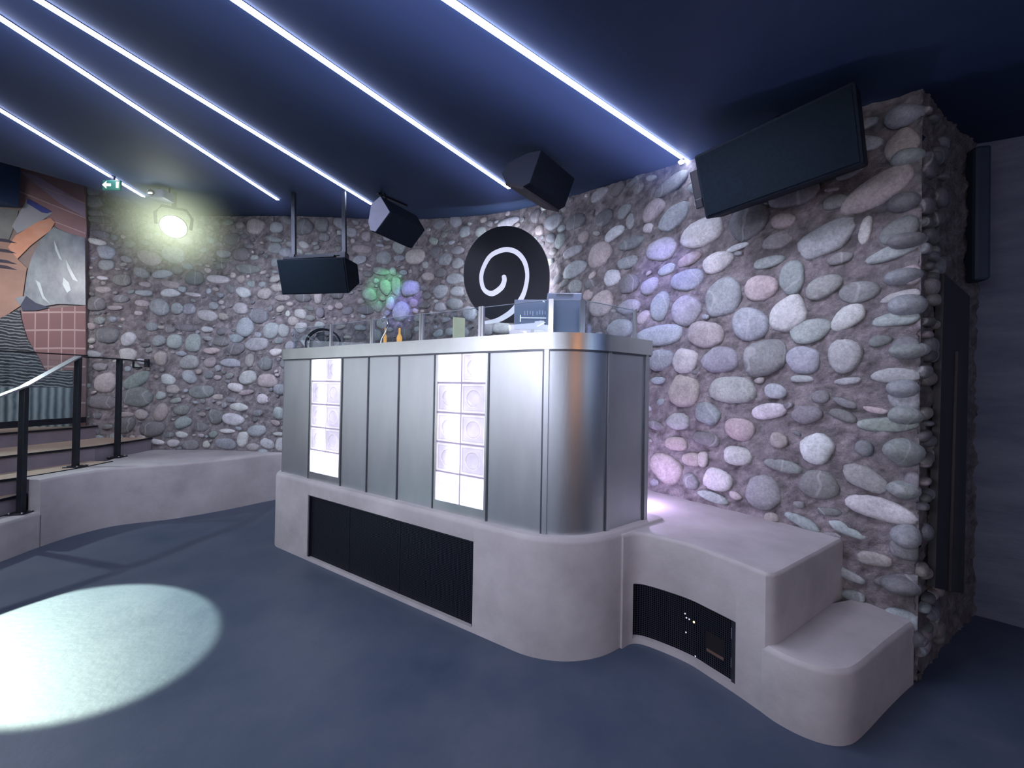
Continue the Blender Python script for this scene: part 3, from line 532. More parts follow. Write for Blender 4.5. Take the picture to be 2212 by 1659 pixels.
# fan
pc = dep(700, 746, 3.62); fz = 1.86
fn = thing('desk_fan', 'small dark round fan behind the glass at the far end of the counter', 'fan', (pc.x, pc.y, 1.812))
ctr = Vector((pc.x, pc.y, fz)); fr = .145; vdir = Vector((.25, -1, .05)).normalized(); ax = vdir.cross(Vector((0, 0, 1))).normalized(); ay = ax.cross(vdir)*-1
circ = lambda r, o: [ctr+vdir*o+ax*math.cos(t*math.pi/16)*r+ay*math.sin(t*math.pi/16)*r for t in range(33)]
mb = MB().tube(circ(fr, 0), .009, 8, False).tube(circ(fr, .05), .007, 8, False).tube(circ(fr*.6, .055), .003, 6, False)
for k in range(12): mb.tube([ctr+vdir*.06, ctr+vdir*.05+(ax*math.cos(k*math.pi/6)+ay*math.sin(k*math.pi/6))*fr], .002, 5)
mb.build('cage', M['black'], fn, smooth=.8)
for k in range(5):
    t = k*2*math.pi/5; e = ax*math.cos(t)+ay*math.sin(t); f = ax*-math.sin(t)+ay*math.cos(t)
    MB().add([ctr+e*.02-f*.01, ctr+e*.12-f*.045+vdir*.012, ctr+e*.128+f*.02+vdir*.0, ctr+e*.10+f*.05-vdir*.012, ctr+e*.02+f*.015], [(0, 1, 2, 3, 4)]).build('blade', mat('fan_blade', (.03, .035, .05), .4, var=.1), fn)
MB().tube([ctr-vdir*.05, ctr+vdir*.03], .03, 14).build('hub', M['black'], fn, smooth=.8)
MB().tube([Vector((pc.x, pc.y, 1.812)), Vector((pc.x, pc.y, 1.825))], .05, 16).build('foot', M['black'], fn, smooth=.8)
# chrome gooseneck microphone
pm = dep(822, 738, 3.2); pm.z = 1.812
mk = thing('gooseneck_lamp', 'bent chrome gooseneck lamp behind the second glass pane', 'lamp', tuple(pm))
MB().tube([pm, pm+Vector((0, 0, .012))], .03, 14).build('base', M['chrome'], mk, smooth=.8)
MB().tube([pm+Vector((0, 0, .01)), pm+Vector((.01, 0, .07)), pm+Vector((.04, 0, .12)), pm+Vector((.06, 0, .19)), pm+Vector((.05, 0, .23))], .008, 8).build('neck', M['chrome'], mk, smooth=.8)
MB().tube([pm+Vector((.055, 0, .22)), pm+Vector((.035, -.01, .235)), pm+Vector((.01, -.02, .22))], [.012, .02, .024], 12).build('head', M['chrome'], mk, smooth=.8)
# amber bottles and a pale painted reflection
for px, lab in ((832, 'slim amber bottle with painted warm glints beside the chrome gooseneck lamp'), (863, 'wider amber bottle with painted warm glints between two steel posts')):
    q = dep(px, 722, 3.25); q.z = 1.812; w = .013 if px == 832 else .022
    b = thing('amber_bottle', lab, 'bottle', tuple(q), 'amber bottles behind the booth glass')
    MB().tube([q, q+Vector((0, 0, .09)), q+Vector((0, 0, .115)), q+Vector((0, 0, .12))], [w, w, w*.45, w*.4], 14).build('bottle_body', M['amber'], b, smooth=.8)
    MB().tube([q+Vector((0, 0, .12)), q+Vector((0, 0, .165))], [w*.42, w*.38], 12).build('neck', M['amber'], b, smooth=.8)
q = dep(991, 722, 2.95); q.z = 1.812
sl = MB().box(q+Vector((0, 0, .105)), (.095, .012, .205), Matrix.Rotation(.5, 3, 'Z')).build('reflection_panel', M['pale'], bevel=.002)
tag(sl, 'pale yellow-green upright panel standing in for a reflection in the booth glass', 'reflection')

# ---------------------------------------------------------------- right-hand bench and step
def poly_top(mb, pts, z):
    mb.add([(p.x, p.y, z) for p in pts], [tuple(range(len(pts)))])
cb = [(.66, 2.255), (.737, 2.303), (.823, 2.280), (.982, 2.157), (1.06, 2.05), (1.134, 1.934), (1.185, 1.845)]
K = catmull(cb, 6); T1 = Vector((1.225, 1.812)); T2 = Vector((1.30, 1.842))
CB = Path(K+[Vector((1.2, 1.822)), Vector((1.222, 1.816)), Vector((1.25, 1.822)), Vector((1.30, 1.85)), Vector((1.62, 2.06)), Vector((1.985, 2.30))])
bn = thing('plaster_bench', 'grey plaster bench against the stone wall with a black mesh hatch in its curved front', 'bench', (1.3, 2.4, 0))
ZBN = .655
a0 = CB.find(1367, 0, .2); a1 = CB.find(1588, 0, .2)
mb = MB(); sweep(mb, CB, a1, CB.L, edge(0, 0, ZBN, -.035, .022)); sweep(mb, CB, 0, a0, edge(0, 0, ZBN, -.035, .022))
sweep(mb, CB, a0, a1, edge(0, .352, ZBN, -.05, .022)); sweep(mb, CB, a0, a1, rect(-.08, 0, 0, .034))
back = [Vector((1.97, 2.38)), Vector((1.68, 2.74)), Vector((1.2, 3.32)), Vector((.75, 3.86)), Vector((.42, 4.2)), Vector((.2, 2.9)), Vector((.5, 2.3))]
poly_top(mb, [CB.pt(u, -.0222) for u in CB.us(0, CB.L)]+back, ZBN-.0002)
mb.build('bench_body', M['plaster'], bn, smooth=.6)
g = MB(); sweep(g, CB, a0, a1, [(-.03, .034), (-.03, .352)], closed=False, uv=True); gh = g.build('mesh_hatch', M['perf'], bn)
mb = MB(); sweep(mb, CB, a0, a1, rect(-.04, -.018, .342, .352)); sweep(mb, CB, a1-.028, a1, rect(-.04, -.018, .034, .352)); mb.build('hatch_frame', mat('hatch_frame', (.03, .03, .04), .4, .3, var=.2), gh)
for z0, z1 in ((.10, .15), (.245, .30)): sweep(MB(), CB, a1-.034, a1-.031, rect(-.03, -.022, z0, z1)).build('hinge', M['steel'], gh)
ha, hb = CB.find(1517, 0, .15), CB.find(1557, 0, .15)
mb = MB(); sweep(mb, CB, ha, hb, rect(-.032, -.0285, .10, .215)); ho = mb.build('painted_opening', M['painted_dark'], gh)  # near-black slab paints the dark of an opening in the mesh
mb = MB(); sweep(mb, CB, ha+.008, hb, rect(-.03, -.026, .108, .122)); mb.build('inner_shelf', M['woodshelf'], gh)
tiny = mat('tiny_light', (.6, .6, .7), .4, emit=(.7, .7, .9), estr=.6, var=.02)
for px, py in ((1481, 1321), (1484, 1330), (1490, 1333), (1483, 1361), (1503, 1412)): MB().box(onpl(px, py, CB.pt(a0), CB.pt(a1))+Vector((-.012, -.02, 0)), (.005, .005, .005)).build('status_light', tiny, gh)
dl = MB().box(onpl(1500, 1339, CB.pt(a0), CB.pt(a1))+Vector((-.012, -.02, 0)), (.006, .006, .006)).build('amber_light', mat('amber_dot', (.9, .7, .2), .4, emit=(1, .75, .2), estr=6, var=.02), bn)
st = [(1.192, 1.832), (1.222, 1.776), (1.274, 1.719), (1.335, 1.680), (1.397, 1.663), (1.455, 1.667), (1.513, 1.688), (1.616, 1.745), (1.82, 1.865), (2.02, 1.978), (2.10, 2.02)]
SP = Path(catmull(st, 5)); sb = MB(); sweep(sb, SP, 0, SP.L, edge(0, 0, .322, -.06, .03))
poly_top(sb, [SP.pt(u, -.0305) for u in SP.us(0, SP.L)]+[Vector((2.0, 2.24)), Vector((1.7, 2.15)), Vector((1.25, 1.9))], .3218)
so = sb.build('plaster_step', M['plaster'], smooth=.6); tag(so, 'low rounded plaster step in front of the end of the stone wall', 'step')

# ---------------------------------------------------------------- left bench, curb
pxs = [(0, 1214), (87, 1181), (168, 1155), (255, 1135), (373, 1121), (485, 1102), (592, 1080)]
lc = [at(*q) for q in pxs]
lc = [Vector((-4.10, 2.2, 0)), Vector((-4.15, 2.75, 0))]+lc+[Vector((-2.85, 5.06, 0))]
LP = Path(catmull(lc, 6)); k0 = LP.find(84, 0, 0)
lb = MB()
sweep(lb, LP, k0, LP.L, edge(0, 0, .60, -.10, .03))
tp = [LP.pt(u, -.06) for u in LP.us(k0, LP.L)]+[Vector((-3.4, 5.12)), Vector((-4.0, 5.15)), Vector((-4.75, 5.08)), Vector((-4.72, 4.9)), Vector((-4.5, 4.35)), Vector((-4.42, 3.9)), Vector((-4.46, 3.5))]
poly_top(lb, tp, .5995)
lo = lb.build('plaster_ledge', M['plaster'], smooth=.6); tag(lo, 'long curved plaster ledge running under the pebble wall beside the stairs', 'ledge')
mb = MB(); sweep(mb, LP, 0, k0+.01, edge(.0, 0, .315, -.22, .03)); 
co = mb.build('stair_curb', M['plaster'], smooth=.6); tag(co, 'low plaster curb below the stair railing post', 'curb')

# stairs
sr = thing('staircase', 'short staircase with tan treads and black nosings behind the railing', 'staircase', (-5.2, 4.0, 0))
def stair(zt, front, h=.155):
    # front: plan points of nosing from near to far
    f = [Vector((p[0], p[1], 0)) for p in front]; n = len(f); b = [Vector((-7.6, p.y, 0)) for p in f]
    poly = [(p.x, p.y, zt-.03) for p in f]+[(-7.6, f[-1].y, zt-.03), (-7.6, f[0].y, zt-.03)]
    MB().prism([Vector((p[0], p[1], zt)) for p in poly], (0, 0, -.02)).build('tread', M['tread'], sr)
    MB().prism([Vector((p[0]-.005, p[1], zt-.02)) for p in poly], (0, 0, -h)).build('riser', M['riser'], sr)
    mb = MB()
    for a, c in zip(f, f[1:]): mb.bar((a.x+.004, a.y, zt-.006), (c.x+.004, c.y, zt-.006), .014, .022)
    mb.build('nosing', M['black'], sr)
stair(.315, [(-4.32, 2.2), (-4.34, 3.05), (-4.36, 3.36)], .3)
stair(.46, [(-4.36, 2.2), (-4.36, 3.1), (-4.37, 3.52)], .3)
stair(.602, [(-4.60, 2.2), (-4.55, 3.2), (-4.47, 3.45), (-4.41, 3.62), (-4.37, 3.95), (-4.40, 4.3)], .3)
stair(.76, [(-5.0, 2.2), (-4.87, 3.3), (-4.78, 3.72), (-4.62, 4.33), (-4.63, 4.70), (-4.66, 5.05)], .2)
stair(.915, [(-5.5, 2.4), (-5.42, 3.9), (-5.30, 4.6), (-5.27, 4.95)], .2)

# railing
rl = thing('stair_railing', 'black steel stair railing with three square posts and a sloping handrail', 'railing', (-4.4, 4.0, .6))
P1 = at(45, 1109, .315); P2 = at(163, 1009, .60); P3 = at(253, 988, .60)
t1, t2, t3 = 1.43, 1.735, 1.745
for P, t in ((P1, t1), (P2, t2), (P3, t3)):
    d = (P3-P2).normalized(); R = Matrix.Rotation(math.atan2(d.y, d.x), 3, 'Z')
    MB().box((P.x, P.y, (P.z+t)/2), (.042, .042, t-P.z), R).build('post', M['rail'], rl, bevel=.003)
    MB().box((P.x, P.y, P.z+.006), (.13, .13, .012), R).build('foot_plate', M['rail'], rl, bevel=.003)
    for i in (-1, 1):
        for j in (-1, 1): q = P+R @ Vector((i*.045, j*.045, .011)); MB().tube([q, q+Vector((0, 0, .010))], .008, 6).build('bolt', M['steel'], rl)
Pw = Vector((-4.70, 5.00, 1.745))
MB().bar((P2.x, P2.y, t2), (P3.x, P3.y, t3), .045, .014).bar((P3.x, P3.y, t3), Pw, .045, .014).build('top_rail', M['rail'], rl)
P0r = onpl(-40, 922, (P1.x, P1.y), (P1.x+.05, P1.y-1)); dd = (Vector((P1.x, P1.y, t1))-Vector((P2.x, P2.y, t2)))
MB().bar((P2.x, P2.y, t2), Vector((P1.x, P1.y, t1)), .05, .014).bar(Vector((P1.x, P1.y, t1)), Vector((P1.x, P1.y, t1))+Vector((.06, -.9, -.42)), .05, .014).build('sloping_handrail', mat('handrail_glare', (.30, .31, .33), .35, .5, var=.05), rl)  # pale colour paints the spotlight's glare into the handrail
MB().box(Pw+Vector((0, 0, -.02)), (.05, .03, .10)).build('wall_bracket', M['rail'], rl, bevel=.004)
MB().bar((-4.66, 4.78, 1.735), (-4.66, 4.78, 1.66), .015, .015).bar((-4.66, 4.78, 1.66), (-4.69, 4.92, 1.66), .015, .015).build('hook', M['rail'], rl)
# landing balustrade beyond
ba = thing('glass_balustrade', 'glass balustrade with black rails edging the upper landing above the stairs', 'balustrade', (-5.5, 4.0, .93))
q0, q1 = Vector((-5.32, 4.86, 0)), Vector((-5.50, 3.1, 0))
MB().bar(q0+Vector((0, 0, 1.0)), q1+Vector((0, 0, 1.0)), .03, .07).build('base_rail', M['rail'], ba)
MB().bar(q0+Vector((0, 0, 1.80)), q1+Vector((0, 0, 1.77)), .03, .014).build('top_rail', M['rail'], ba)
MB().bar(q0+Vector((0, 0, 1.41)), q1+Vector((0, 0, 1.38)), .006, .74).build('glass_pane', M['glass'], ba)

# ---------------------------------------------------------------- mural panel at far left
MA, MBp = Vector((-5.44, 4.88, 0)), Vector((-6.20, 4.52, 0))
mn = Vector((MBp.y-MA.y, -(MBp.x-MA.x), 0)).normalized()
if mn.y > 0: mn = -mn
mn2 = mn
mu = thing('wall_mural', 'tall printed mural of bricks, plastic and orange shapes beside the pebble wall', 'mural', (-5.8, 4.7, .92))
def mp(pts, lay): return [onpl(x, y, MA, MBp)+mn2*(.004+.004*lay) for x, y in pts]
def patch(name, pts, m, lay=1):
    MB().prism(mp(pts, lay), mn2*-.003).build(name, m, mu)
MB().prism([onpl(x, y, MA, MBp) for x, y in ((186, 925), (186, 400), (150, 375), (45, 355), (-60, 340), (-60, 925))], mn2*-.06).build('backing', mat('mural_ground', (.20, .16, .16), .7, col2=(.30, .23, .20), vscale=5), mu)
patch('brick_field', [(43, 365), (110, 372), (180, 396), (186, 430), (188, 500), (186, 520), (140, 505), (100, 470), (60, 440), (43, 448)], mat('pink_brick', (.33, .20, .21), .7, col2=(.40, .25, .25), vscale=3), 1)
patch('pale_band', [(43, 370), (80, 400), (130, 440), (185, 470), (185, 440), (130, 410), (80, 380)], mat('lilac_band', (.42, .33, .45), .7, var=.1), 2)
mb = MB()
for a, c in (((44, 415), (186, 472)), ((100, 408), (186, 440)), ((120, 480), (186, 505))):
    A_, C_ = onpl(*a, MA, MBp)+mn2*.014, onpl(*c, MA, MBp)+mn2*.014; mb.bar(A_, C_, .004, .012)
mb.build('mortar_lines', mat('pale_line', (.6, .45, .45), .7, var=.1), mu)
patch('sleeve_shape', [(0, 450), (42, 455), (36, 480), (20, 520), (0, 560)], mat('grey_olive', (.16, .165, .16), .7, col2=(.27, .29, .27), vscale=3), 2)
patch('cuff_shape', [(60, 432), (115, 462), (88, 480), (40, 505), (28, 490)], mat('cuff_pale', (.34, .38, .40), .7, col2=(.42, .42, .45), vscale=4), 3)
patch('blue_edge', [(62, 430), (114, 458), (104, 462), (92, 460), (60, 440)], mat('blue_edge', (.07, .09, .32), .7, var=.2), 4)
patch('orange_shape', [(84, 480), (112, 472), (121, 482), (110, 500), (70, 530), (40, 560), (20, 535), (36, 510)], mat('orange_skin', (.62, .28, .16), .7, col2=(.72, .40, .28), vscale=4), 4)
patch('lower_orange', [(-60, 500), (20, 520), (40, 560), (60, 580), (48, 660), (0, 692), (-60, 700)], mat('tan_skin', (.30, .19, .15), .7, col2=(.44, .28, .21), vscale=3), 3)
for y in (515, 537, 560, 572): patch('dark_crease', [(-10, y), (18, y+3), (40, y+12), (22, y+10), (-10, y+6)], D.materials.get('crease') or mat('crease', (.05, .045, .07), .7, var=.2), 5)
patch('plastic_sheet', [(118, 492), (150, 505), (186, 515), (187, 660), (130, 657), (80, 665), (50, 665), (35, 645), (55, 640), (60, 600), (70, 560), (90, 520)], mat('plastic', (.15, .17, .20), .35, col2=(.36, .42, .43), vscale=6, stretch=(1, 1, .5)), 5)
mb = MB(); 
for pts in ([(120, 520), (128, 540), (138, 565), (131, 560), (122, 540)], [(145, 560), (160, 590), (172, 610), (160, 605), (148, 580)], [(80, 606), (90, 612), (98, 640), (112, 658), (95, 645), (86, 622)], [(140, 600), (152, 612), (156, 628), (148, 634), (138, 615)]):
    mb.prism(mp(pts, 6), mn2*-.003)
mb.build('plastic_highlights', mat('sheen', (.55, .64, .64), .3, var=.15), mu)
patch('dark_fold', [(48, 660), (60, 640), (80, 655), (110, 665), (80, 672), (52, 672)], mat('fold', (.05, .06, .10), .6, var=.2), 6)
def brick_mat():
    m, nt, b = new_mat('mural_tiles'); L = nt.links.new
    uv = N(nt, 'ShaderNodeTexCoord'); br = N(nt, 'ShaderNodeTexBrick', offset=0., Scale=1.)
    br.inputs['Color1'].default_value = (.225, .125, .125, 1); br.inputs['Color2'].default_value = (.26, .15, .145, 1); br.inputs['Mortar'].default_value = (.44, .32, .30, 1)
    br.inputs['Mortar Size'].default_value = .05; br.inputs['Brick Width'].default_value = 1.; br.inputs['Row Height'].default_value = 1.
    L(uv.outputs['UV'], br.inputs['Vector']); L(br.outputs['Color'], b.inputs['Base Color']); b.inputs['Roughness'].default_value = .7; return m
mb = MB(); tl = [(48, 672), (186, 660), (186, 768), (186, 925), (150, 925), (100, 800), (80, 768), (60, 730), (50, 700)]
mb.add(mp(tl, 2), [tuple(range(len(tl)))]); mb.uv = [((x-48)/28.5, (y-675)/39.) for x, y in tl]; mb.build('tile_field', brick_mat(), mu)
def hair():
    m, nt, b = new_mat('black_waves'); L = nt.links.new
    tc = N(nt, 'ShaderNodeTexCoord'); mpn = N(nt, 'ShaderNodeMapping'); mpn.inputs['Rotation'].default_value = (.2, .0, 0); L(tc.outputs['Object'], mpn.inputs[0])
    w = N(nt, 'ShaderNodeTexWave', bands_direction='Z', Scale=9., Distortion=6., Detail=3.); L(mpn.outputs[0], w.inputs['Vector'])
    cr = N(nt, 'ShaderNodeValToRGB'); cr.color_ramp.elements[0].position = .5; cr.color_ramp.elements[0].color = (.025, .03, .04, 1); cr.color_ramp.elements[1].color = (.26, .29, .29, 1)
    L(w.outputs['Fac'], cr.inputs[0]); L(cr.outputs[0], b.inputs['Base Color']); return m
patch('black_waves', [(-60, 700), (0, 690), (45, 668), (52, 700), (62, 732), (85, 770), (100, 800), (160, 800), (160, 838), (-60, 838)], hair(), 6)
def curt():
    m, nt, b = new_mat('silver_folds'); L = nt.links.new
    tc = N(nt, 'ShaderNodeTexCoord'); w = N(nt, 'ShaderNodeTexWave', bands_direction='X', Scale=5., Distortion=1.5, Detail=2.); L(tc.outputs['Object'], w.inputs['Vector'])
    cr = N(nt, 'ShaderNodeValToRGB'); cr.color_ramp.elements[0].color = (.06, .09, .11, 1); cr.color_ramp.elements[1].color = (.30, .36, .36, 1)
    L(w.outputs['Fac'], cr.inputs[0]); L(cr.outputs[0], b.inputs['Base Color']); return m
patch('silver_folds', [(-60, 835), (160, 838), (158, 925), (-60, 925)], curt(), 7)
bh = MB().box((-6.52, 4.3, 3.83), (1.4, .5, .64)).build('ceiling_bulkhead', M['ceiling']); tag(bh, kind='structure')
bh.name = 'trim_1'

# ---------------------------------------------------------------- ceiling strips
strips = [((975, 0), (1490, 350), 'brightest light strip, ending beside the large black speaker'),
          ((515, 0), (1100, 405), 'light strip ending by the dim wedge speaker above the spiral sign'),
          ((90, 0), (803, 440), 'light strip ending at the pale-ended wedge speaker'),
          ((0, 35), (600, 430), 'light strip ending above the hanging monitor'),
          ((0, 235), (310, 423), 'short-looking light strip passing the green exit sign')]
for i, (a, b, lab) in enumerate(strips):
    A_, B_ = onceil(*a), onceil(*b); A2_ = A_-(B_-A_).normalized()*(1.6 if i < 3 else 2.2)
    if A2_.y < -.9: pass
    t = thing('light_strip', 'straight white '+lab, 'light strip', tuple((A_+B_)/2), 'white linear lights across the ceiling')
    MB().bar(A2_+Vector((0, 0, -.002)), B_+Vector((0, 0, -.002)), .030, .004).build('channel', M['black'], t)
    MB().bar(A2_+Vector((0, 0, -.008)), B_+Vector((0, 0, -.008)), .026, .008).build('diffuser', M['led'], t)
# exit sign
ex = onceil(243, 380); ey = ex+Vector((0, 0, -.09))
es = thing('exit_sign', 'small green exit sign with a pale left-pointing arrow under the ceiling', 'sign', tuple(ex))
MB().box(ey, (.165, .02, .095)).build('plate', M['exit_green'], es, bevel=.003)
MB().box(ex+Vector((0, 0, -.02)), (.04, .02, .04)).build('bracket', M['black'], es)
c = ey+Vector((-.035, -.013, 0)); MB().add([c+Vector(v) for v in ((-.045, 0, 0), (-.005, 0, .035), (-.01, 0, .012), (.035, 0, .012), (.035, 0, -.012), (-.01, 0, -.012), (-.005, 0, -.035))], [(0, 1, 2, 3, 4, 5, 6)]).build('arrow', M['exit_arrow'], es)
c = ey+Vector((.06, -.013, 0)); MB().box(c, (.022, .002, .055)).build('door_pictogram', M['exit_arrow'], es)

# ---------------------------------------------------------------- speakers
def rotm(a, b, c): return Matrix.Rotation(a, 3, 'Z') @ Matrix.Rotation(b, 3, 'X') @ Matrix.Rotation(c, 3, 'Y')
# large speaker
C0 = Vector((1.4014, 2.1358, 2.7802)); R = rotm(-.7812, .3575, -.0762); w, h, d = .7464, .38, .34
bs = thing('large_speaker', 'very large black speaker slung under the ceiling at the end of the pebble wall', 'speaker', tuple(C0))
MB().box(C0+R @ Vector((0, d/2, 0)), (w, d, h), R).build('cabinet', M['cab'], bs, bevel=.012)
MB().box(C0+R @ Vector((.0, -.001, 0)), (w-.03, .012, h-.03), R).build('front_grille', M['cabface'], bs, bevel=.003)
q = C0+R @ Vector((0, d-.03, 0)); MB().bar(q, Vector((q.x, q.y, ceil_z(q.y)-.005)), .08, .03).build('bracket', M['black'], bs)
q = C0+R @ Vector((-w/2-.03, .10, .02)); MB().box(q, (.05, .12, .2), R).box(q+R @ Vector((0, -.02, -.10)), (.045, .10, .06), R).build('connector_box', M['black'], bs, bevel=.006)
# hanging monitor
C0 = Vector((-2.04, 3.93, 2.585)); R = rotm(-.1826, .26, .0057); w, h, d = .765, .35, .26
hm = thing('hanging_speaker', 'flat wide black speaker hanging from two rods in front of the pebble wall', 'speaker', tuple(C0))
c8 = [(-1, -1, 0), (1, -1, 0), (1, 1, 0), (-1, 1, 0)]
mb = MB(); vs = [C0+R @ Vector((x*w/2, 0, z*h/2)) for x, z, _ in c8]+[C0+R @ Vector((x*w/2*1.0, d*.85, z*h/2*.55+.02)) for x, z, _ in c8]
mb.add(vs, [(0, 1, 2, 3), (7, 6, 5, 4), (0, 4, 5, 1), (1, 5, 6, 2), (2, 6, 7, 3), (3, 7, 4, 0)]); mb.build('cabinet', M['cab'], hm, bevel=.006)
MB().box(C0+R @ Vector((0, -.004, 0)), (w-.02, .01, h-.02), R).build('front_grille', M['cabface'], hm, bevel=.002)
tl_, tr_ = C0+R @ Vector((-w*.31, .08, h/2+.03)), C0+R @ Vector((w*.44, .08, h/2+.03))
for q in (tl_, tr_):
    MB().bar(q, Vector((q.x-.03, q.y+.02, ceil_z(q.y)-.005)), .035, .035, Vector((0, 1, 0))).build('hanging_rod', M['rail'], hm)
MB().bar(tl_+Vector((-.04, 0, 0)), tr_+Vector((.03, 0, 0)), .03, .02).build('crossbar', M['rail'], hm)
MB().bar(C0+R @ Vector((-w*.40, .02, h/2+.004)), C0+R @ Vector((w*.35, .02, h/2+.012)), .04, .018).build('mounting_rail', M['rail'], hm)
for q in (tl_, tr_): MB().box(q+Vector((0, 0, -.02)), (.05, .10, .06)).build('clamp', M['rail'], hm)
# wedge speakers
def wedge(name, label, endpx, dn, farp, df, refp, lit):
    e = [dep(x, y, dn) for x, y in endpx]; V = dep(farp[0], farp[1], df)-dep(refp[0], refp[1], dn)
    t = thing('wedge_speaker', label, 'speaker', tuple(sum(e, Vector())/len(e)), 'wedge speakers under the ceiling')
    MB().prism(e, V).build('cabinet', M['cab'], t, bevel=.008)
    n = Vector((0, 0, 0)); cc = sum(e, Vector())/len(e)
    MB().prism([cc+(p-cc)*.965-V.normalized()*.001 for p in e], -V.normalized()*.006).build('end_panel', lit, t, bevel=.003)
    return t, e, V
ws, e, V = wedge('a', 'black wedge speaker with an end panel painted pale as if lit, beside the hanging speaker', [(803, 440), (823, 423), (844, 458), (812, 502), (801, 499), (796, 481)], 3.4, (890, 537), 3.75, (812, 502), M['cablit'])
a_, b_ = onceil(815, 418, .012), onceil(878, 445, .012); MB().bar(a_, b_, .03, .02).build('mounting_bracket', M['rail'], ws)
MB().bar(dep(823, 426, 3.42), onceil(824, 415), .02, .006).bar(dep(842, 455, 3.42), onceil(830, 418), .02, .006).build('yoke', M['rail'], ws)
ws, e, V = wedge('b', 'dim dark wedge speaker under the ceiling just above the spiral sign', [(1083, 376), (1096, 354), (1117, 342), (1142, 330), (1171, 324), (1146, 396), (1130, 405), (1092, 396)], 2.8, (1207, 455), 3.25, (1130, 405), mat('dim_lit_paint', (.035, .042, .07), .5, var=.05))  # end face lifted in colour as if dimly lit
MB().prism([dep(1130, 403, 2.79), dep(1092, 394, 2.79), dep(1092, 400, 2.79), dep(1130, 409, 2.79)], V).build('lit_lower_edge', mat('lit_edge_brown', (.05, .042, .05), .5, var=.1), ws)  # lit bottom edge painted as a lighter brown strip

# ---------------------------------------------------------------- lamps: spotlight fixture, small spot, violet led
lp = dep(375, 490, 4.1); toc = (Vector((-.9, 0, 1.0))-lp).normalized()
sl_ = thing('moving_head_light', 'glaring spotlight with a bright greenish-white lens above the pebble wall', 'spotlight', tuple(lp))
u_ = toc.cross(Vector((0, 0, 1))).normalized(); v_ = u_.cross(toc)
ring = lambda r, o, rx=1.: [lp+toc*o+u_*math.cos(k*math.pi/12)*r*rx+v_*math.sin(k*math.pi/12)*r for k in range(24)]
def disc(name, rings, m, par, cap=True):
    mb = MB(); vs = [p for g_ in rings for p in g_]; n = 24
    fs = [(i*n+k, i*n+(k+1) % n, (i+1)*n+(k+1) % n, (i+1)*n+k) for i in range(len(rings)-1) for k in range(n)]
    if cap: fs.append(tuple((len(rings)-1)*n+k for k in range(n)))
    mb.add(vs, fs); return mb.build(name, m, par, smooth=.9)
disc('head', [ring(.02, -.2), ring(.08, -.19), ring(.105, -.12), ring(.118, 0), ring(.112, .01), ring(.105, -.01)], M['cab'], sl_, False)
disc('lens', [ring(.108, -.004), ring(.09, .01), ring(.05, .02)], M['lens'], sl_)
yk = [lp+u_*.14, lp+u_*.15+Vector((0, 0, .12)), lp+u_*.1+Vector((0, 0, .2)), lp-u_*.1+Vector((0, 0, .2)), lp-u_*.15+Vector((0, 0, .12)), lp-u_*.14]
MB().tube(yk, .014, 8).build('yoke', M['cab'], sl_, smooth=.8)
MB().bar(lp+Vector((0, 0, .2)), Vector((lp.x, lp.y, ceil_z(lp.y)-.003)), .03, .03).build('stem', M['cab'], sl_)
pj = dep(348, 424, 3.95)
pr = thing('ceiling_projector', 'small grey box projector on two rods beside the glaring spotlight', 'projector', tuple(pj))
MB().box(pj+Vector((0, 0, 0)), (.17, .14, .085)).build('housing', mat('proj_grey', (.10, .11, .16), .5, emit=(.1, .11, .17), estr=.2, var=.1), pr, bevel=.01)
MB().tube([pj+Vector((-.03, -.07, 0)), pj+Vector((-.03, -.085, 0))], .03, 14).build('lens_ring', M['cab'], pr, smooth=.8)
MB().box(pj+Vector((-.03, -.088, -.01)), (.035, .004, .010)).build('lens_glint', M['small_lens'], pr)
for s in (-.02, .085): MB().tube([pj+Vector((s, 0, .04)), pj+Vector((s, 0, ceil_z(pj.y)-pj.z-.004))], .008, 8).build('rod', M['rail'], pr, smooth=.8)
ss = onceil(1472, 349, .03)
s2 = thing('small_spotlight', 'tiny glaring spotlight at the end of the brightest light strip', 'spotlight', tuple(ss))
MB().tube([ss+Vector((0, 0, .03)), ss+Vector((0, 0, 0))], [.02, .026], 14).build('housing', M['black'], s2, smooth=.8)
MB().tube([ss+Vector((0, 0, -.001)), ss+Vector((0, 0, -.012))], [.024, .016], 14).build('lens', M['small_lens'], s2, smooth=.8)
vl = Vector((.885, 2.90, .70)); v3 = thing('violet_floor_light', 'small violet-white lamp on the bench glowing behind the booth corner', 'lamp', (vl.x, vl.y, .655))
MB().box(vl+Vector((0, 0, -.018)), (.10, .06, .052)).build('housing', M['black'], v3, bevel=.006)
MB().box(vl+Vector((.0, 0, .016)), (.09, .05, .014)).build('diffuser', M['violet_led'], v3, bevel=.003)
# duct in the passage corner
dk0 = dep(2111, 400, 2.5)
dk = MB().box((dk0.x, 2.5, 2.66), (.085, .10, .86), Matrix.Rotation(-.3, 3, 'Z')).build('duct_column', M['pvc'], bevel=.02)
tag(dk, 'dull blue boxed duct hanging in the dark passage corner above the door', 'duct')

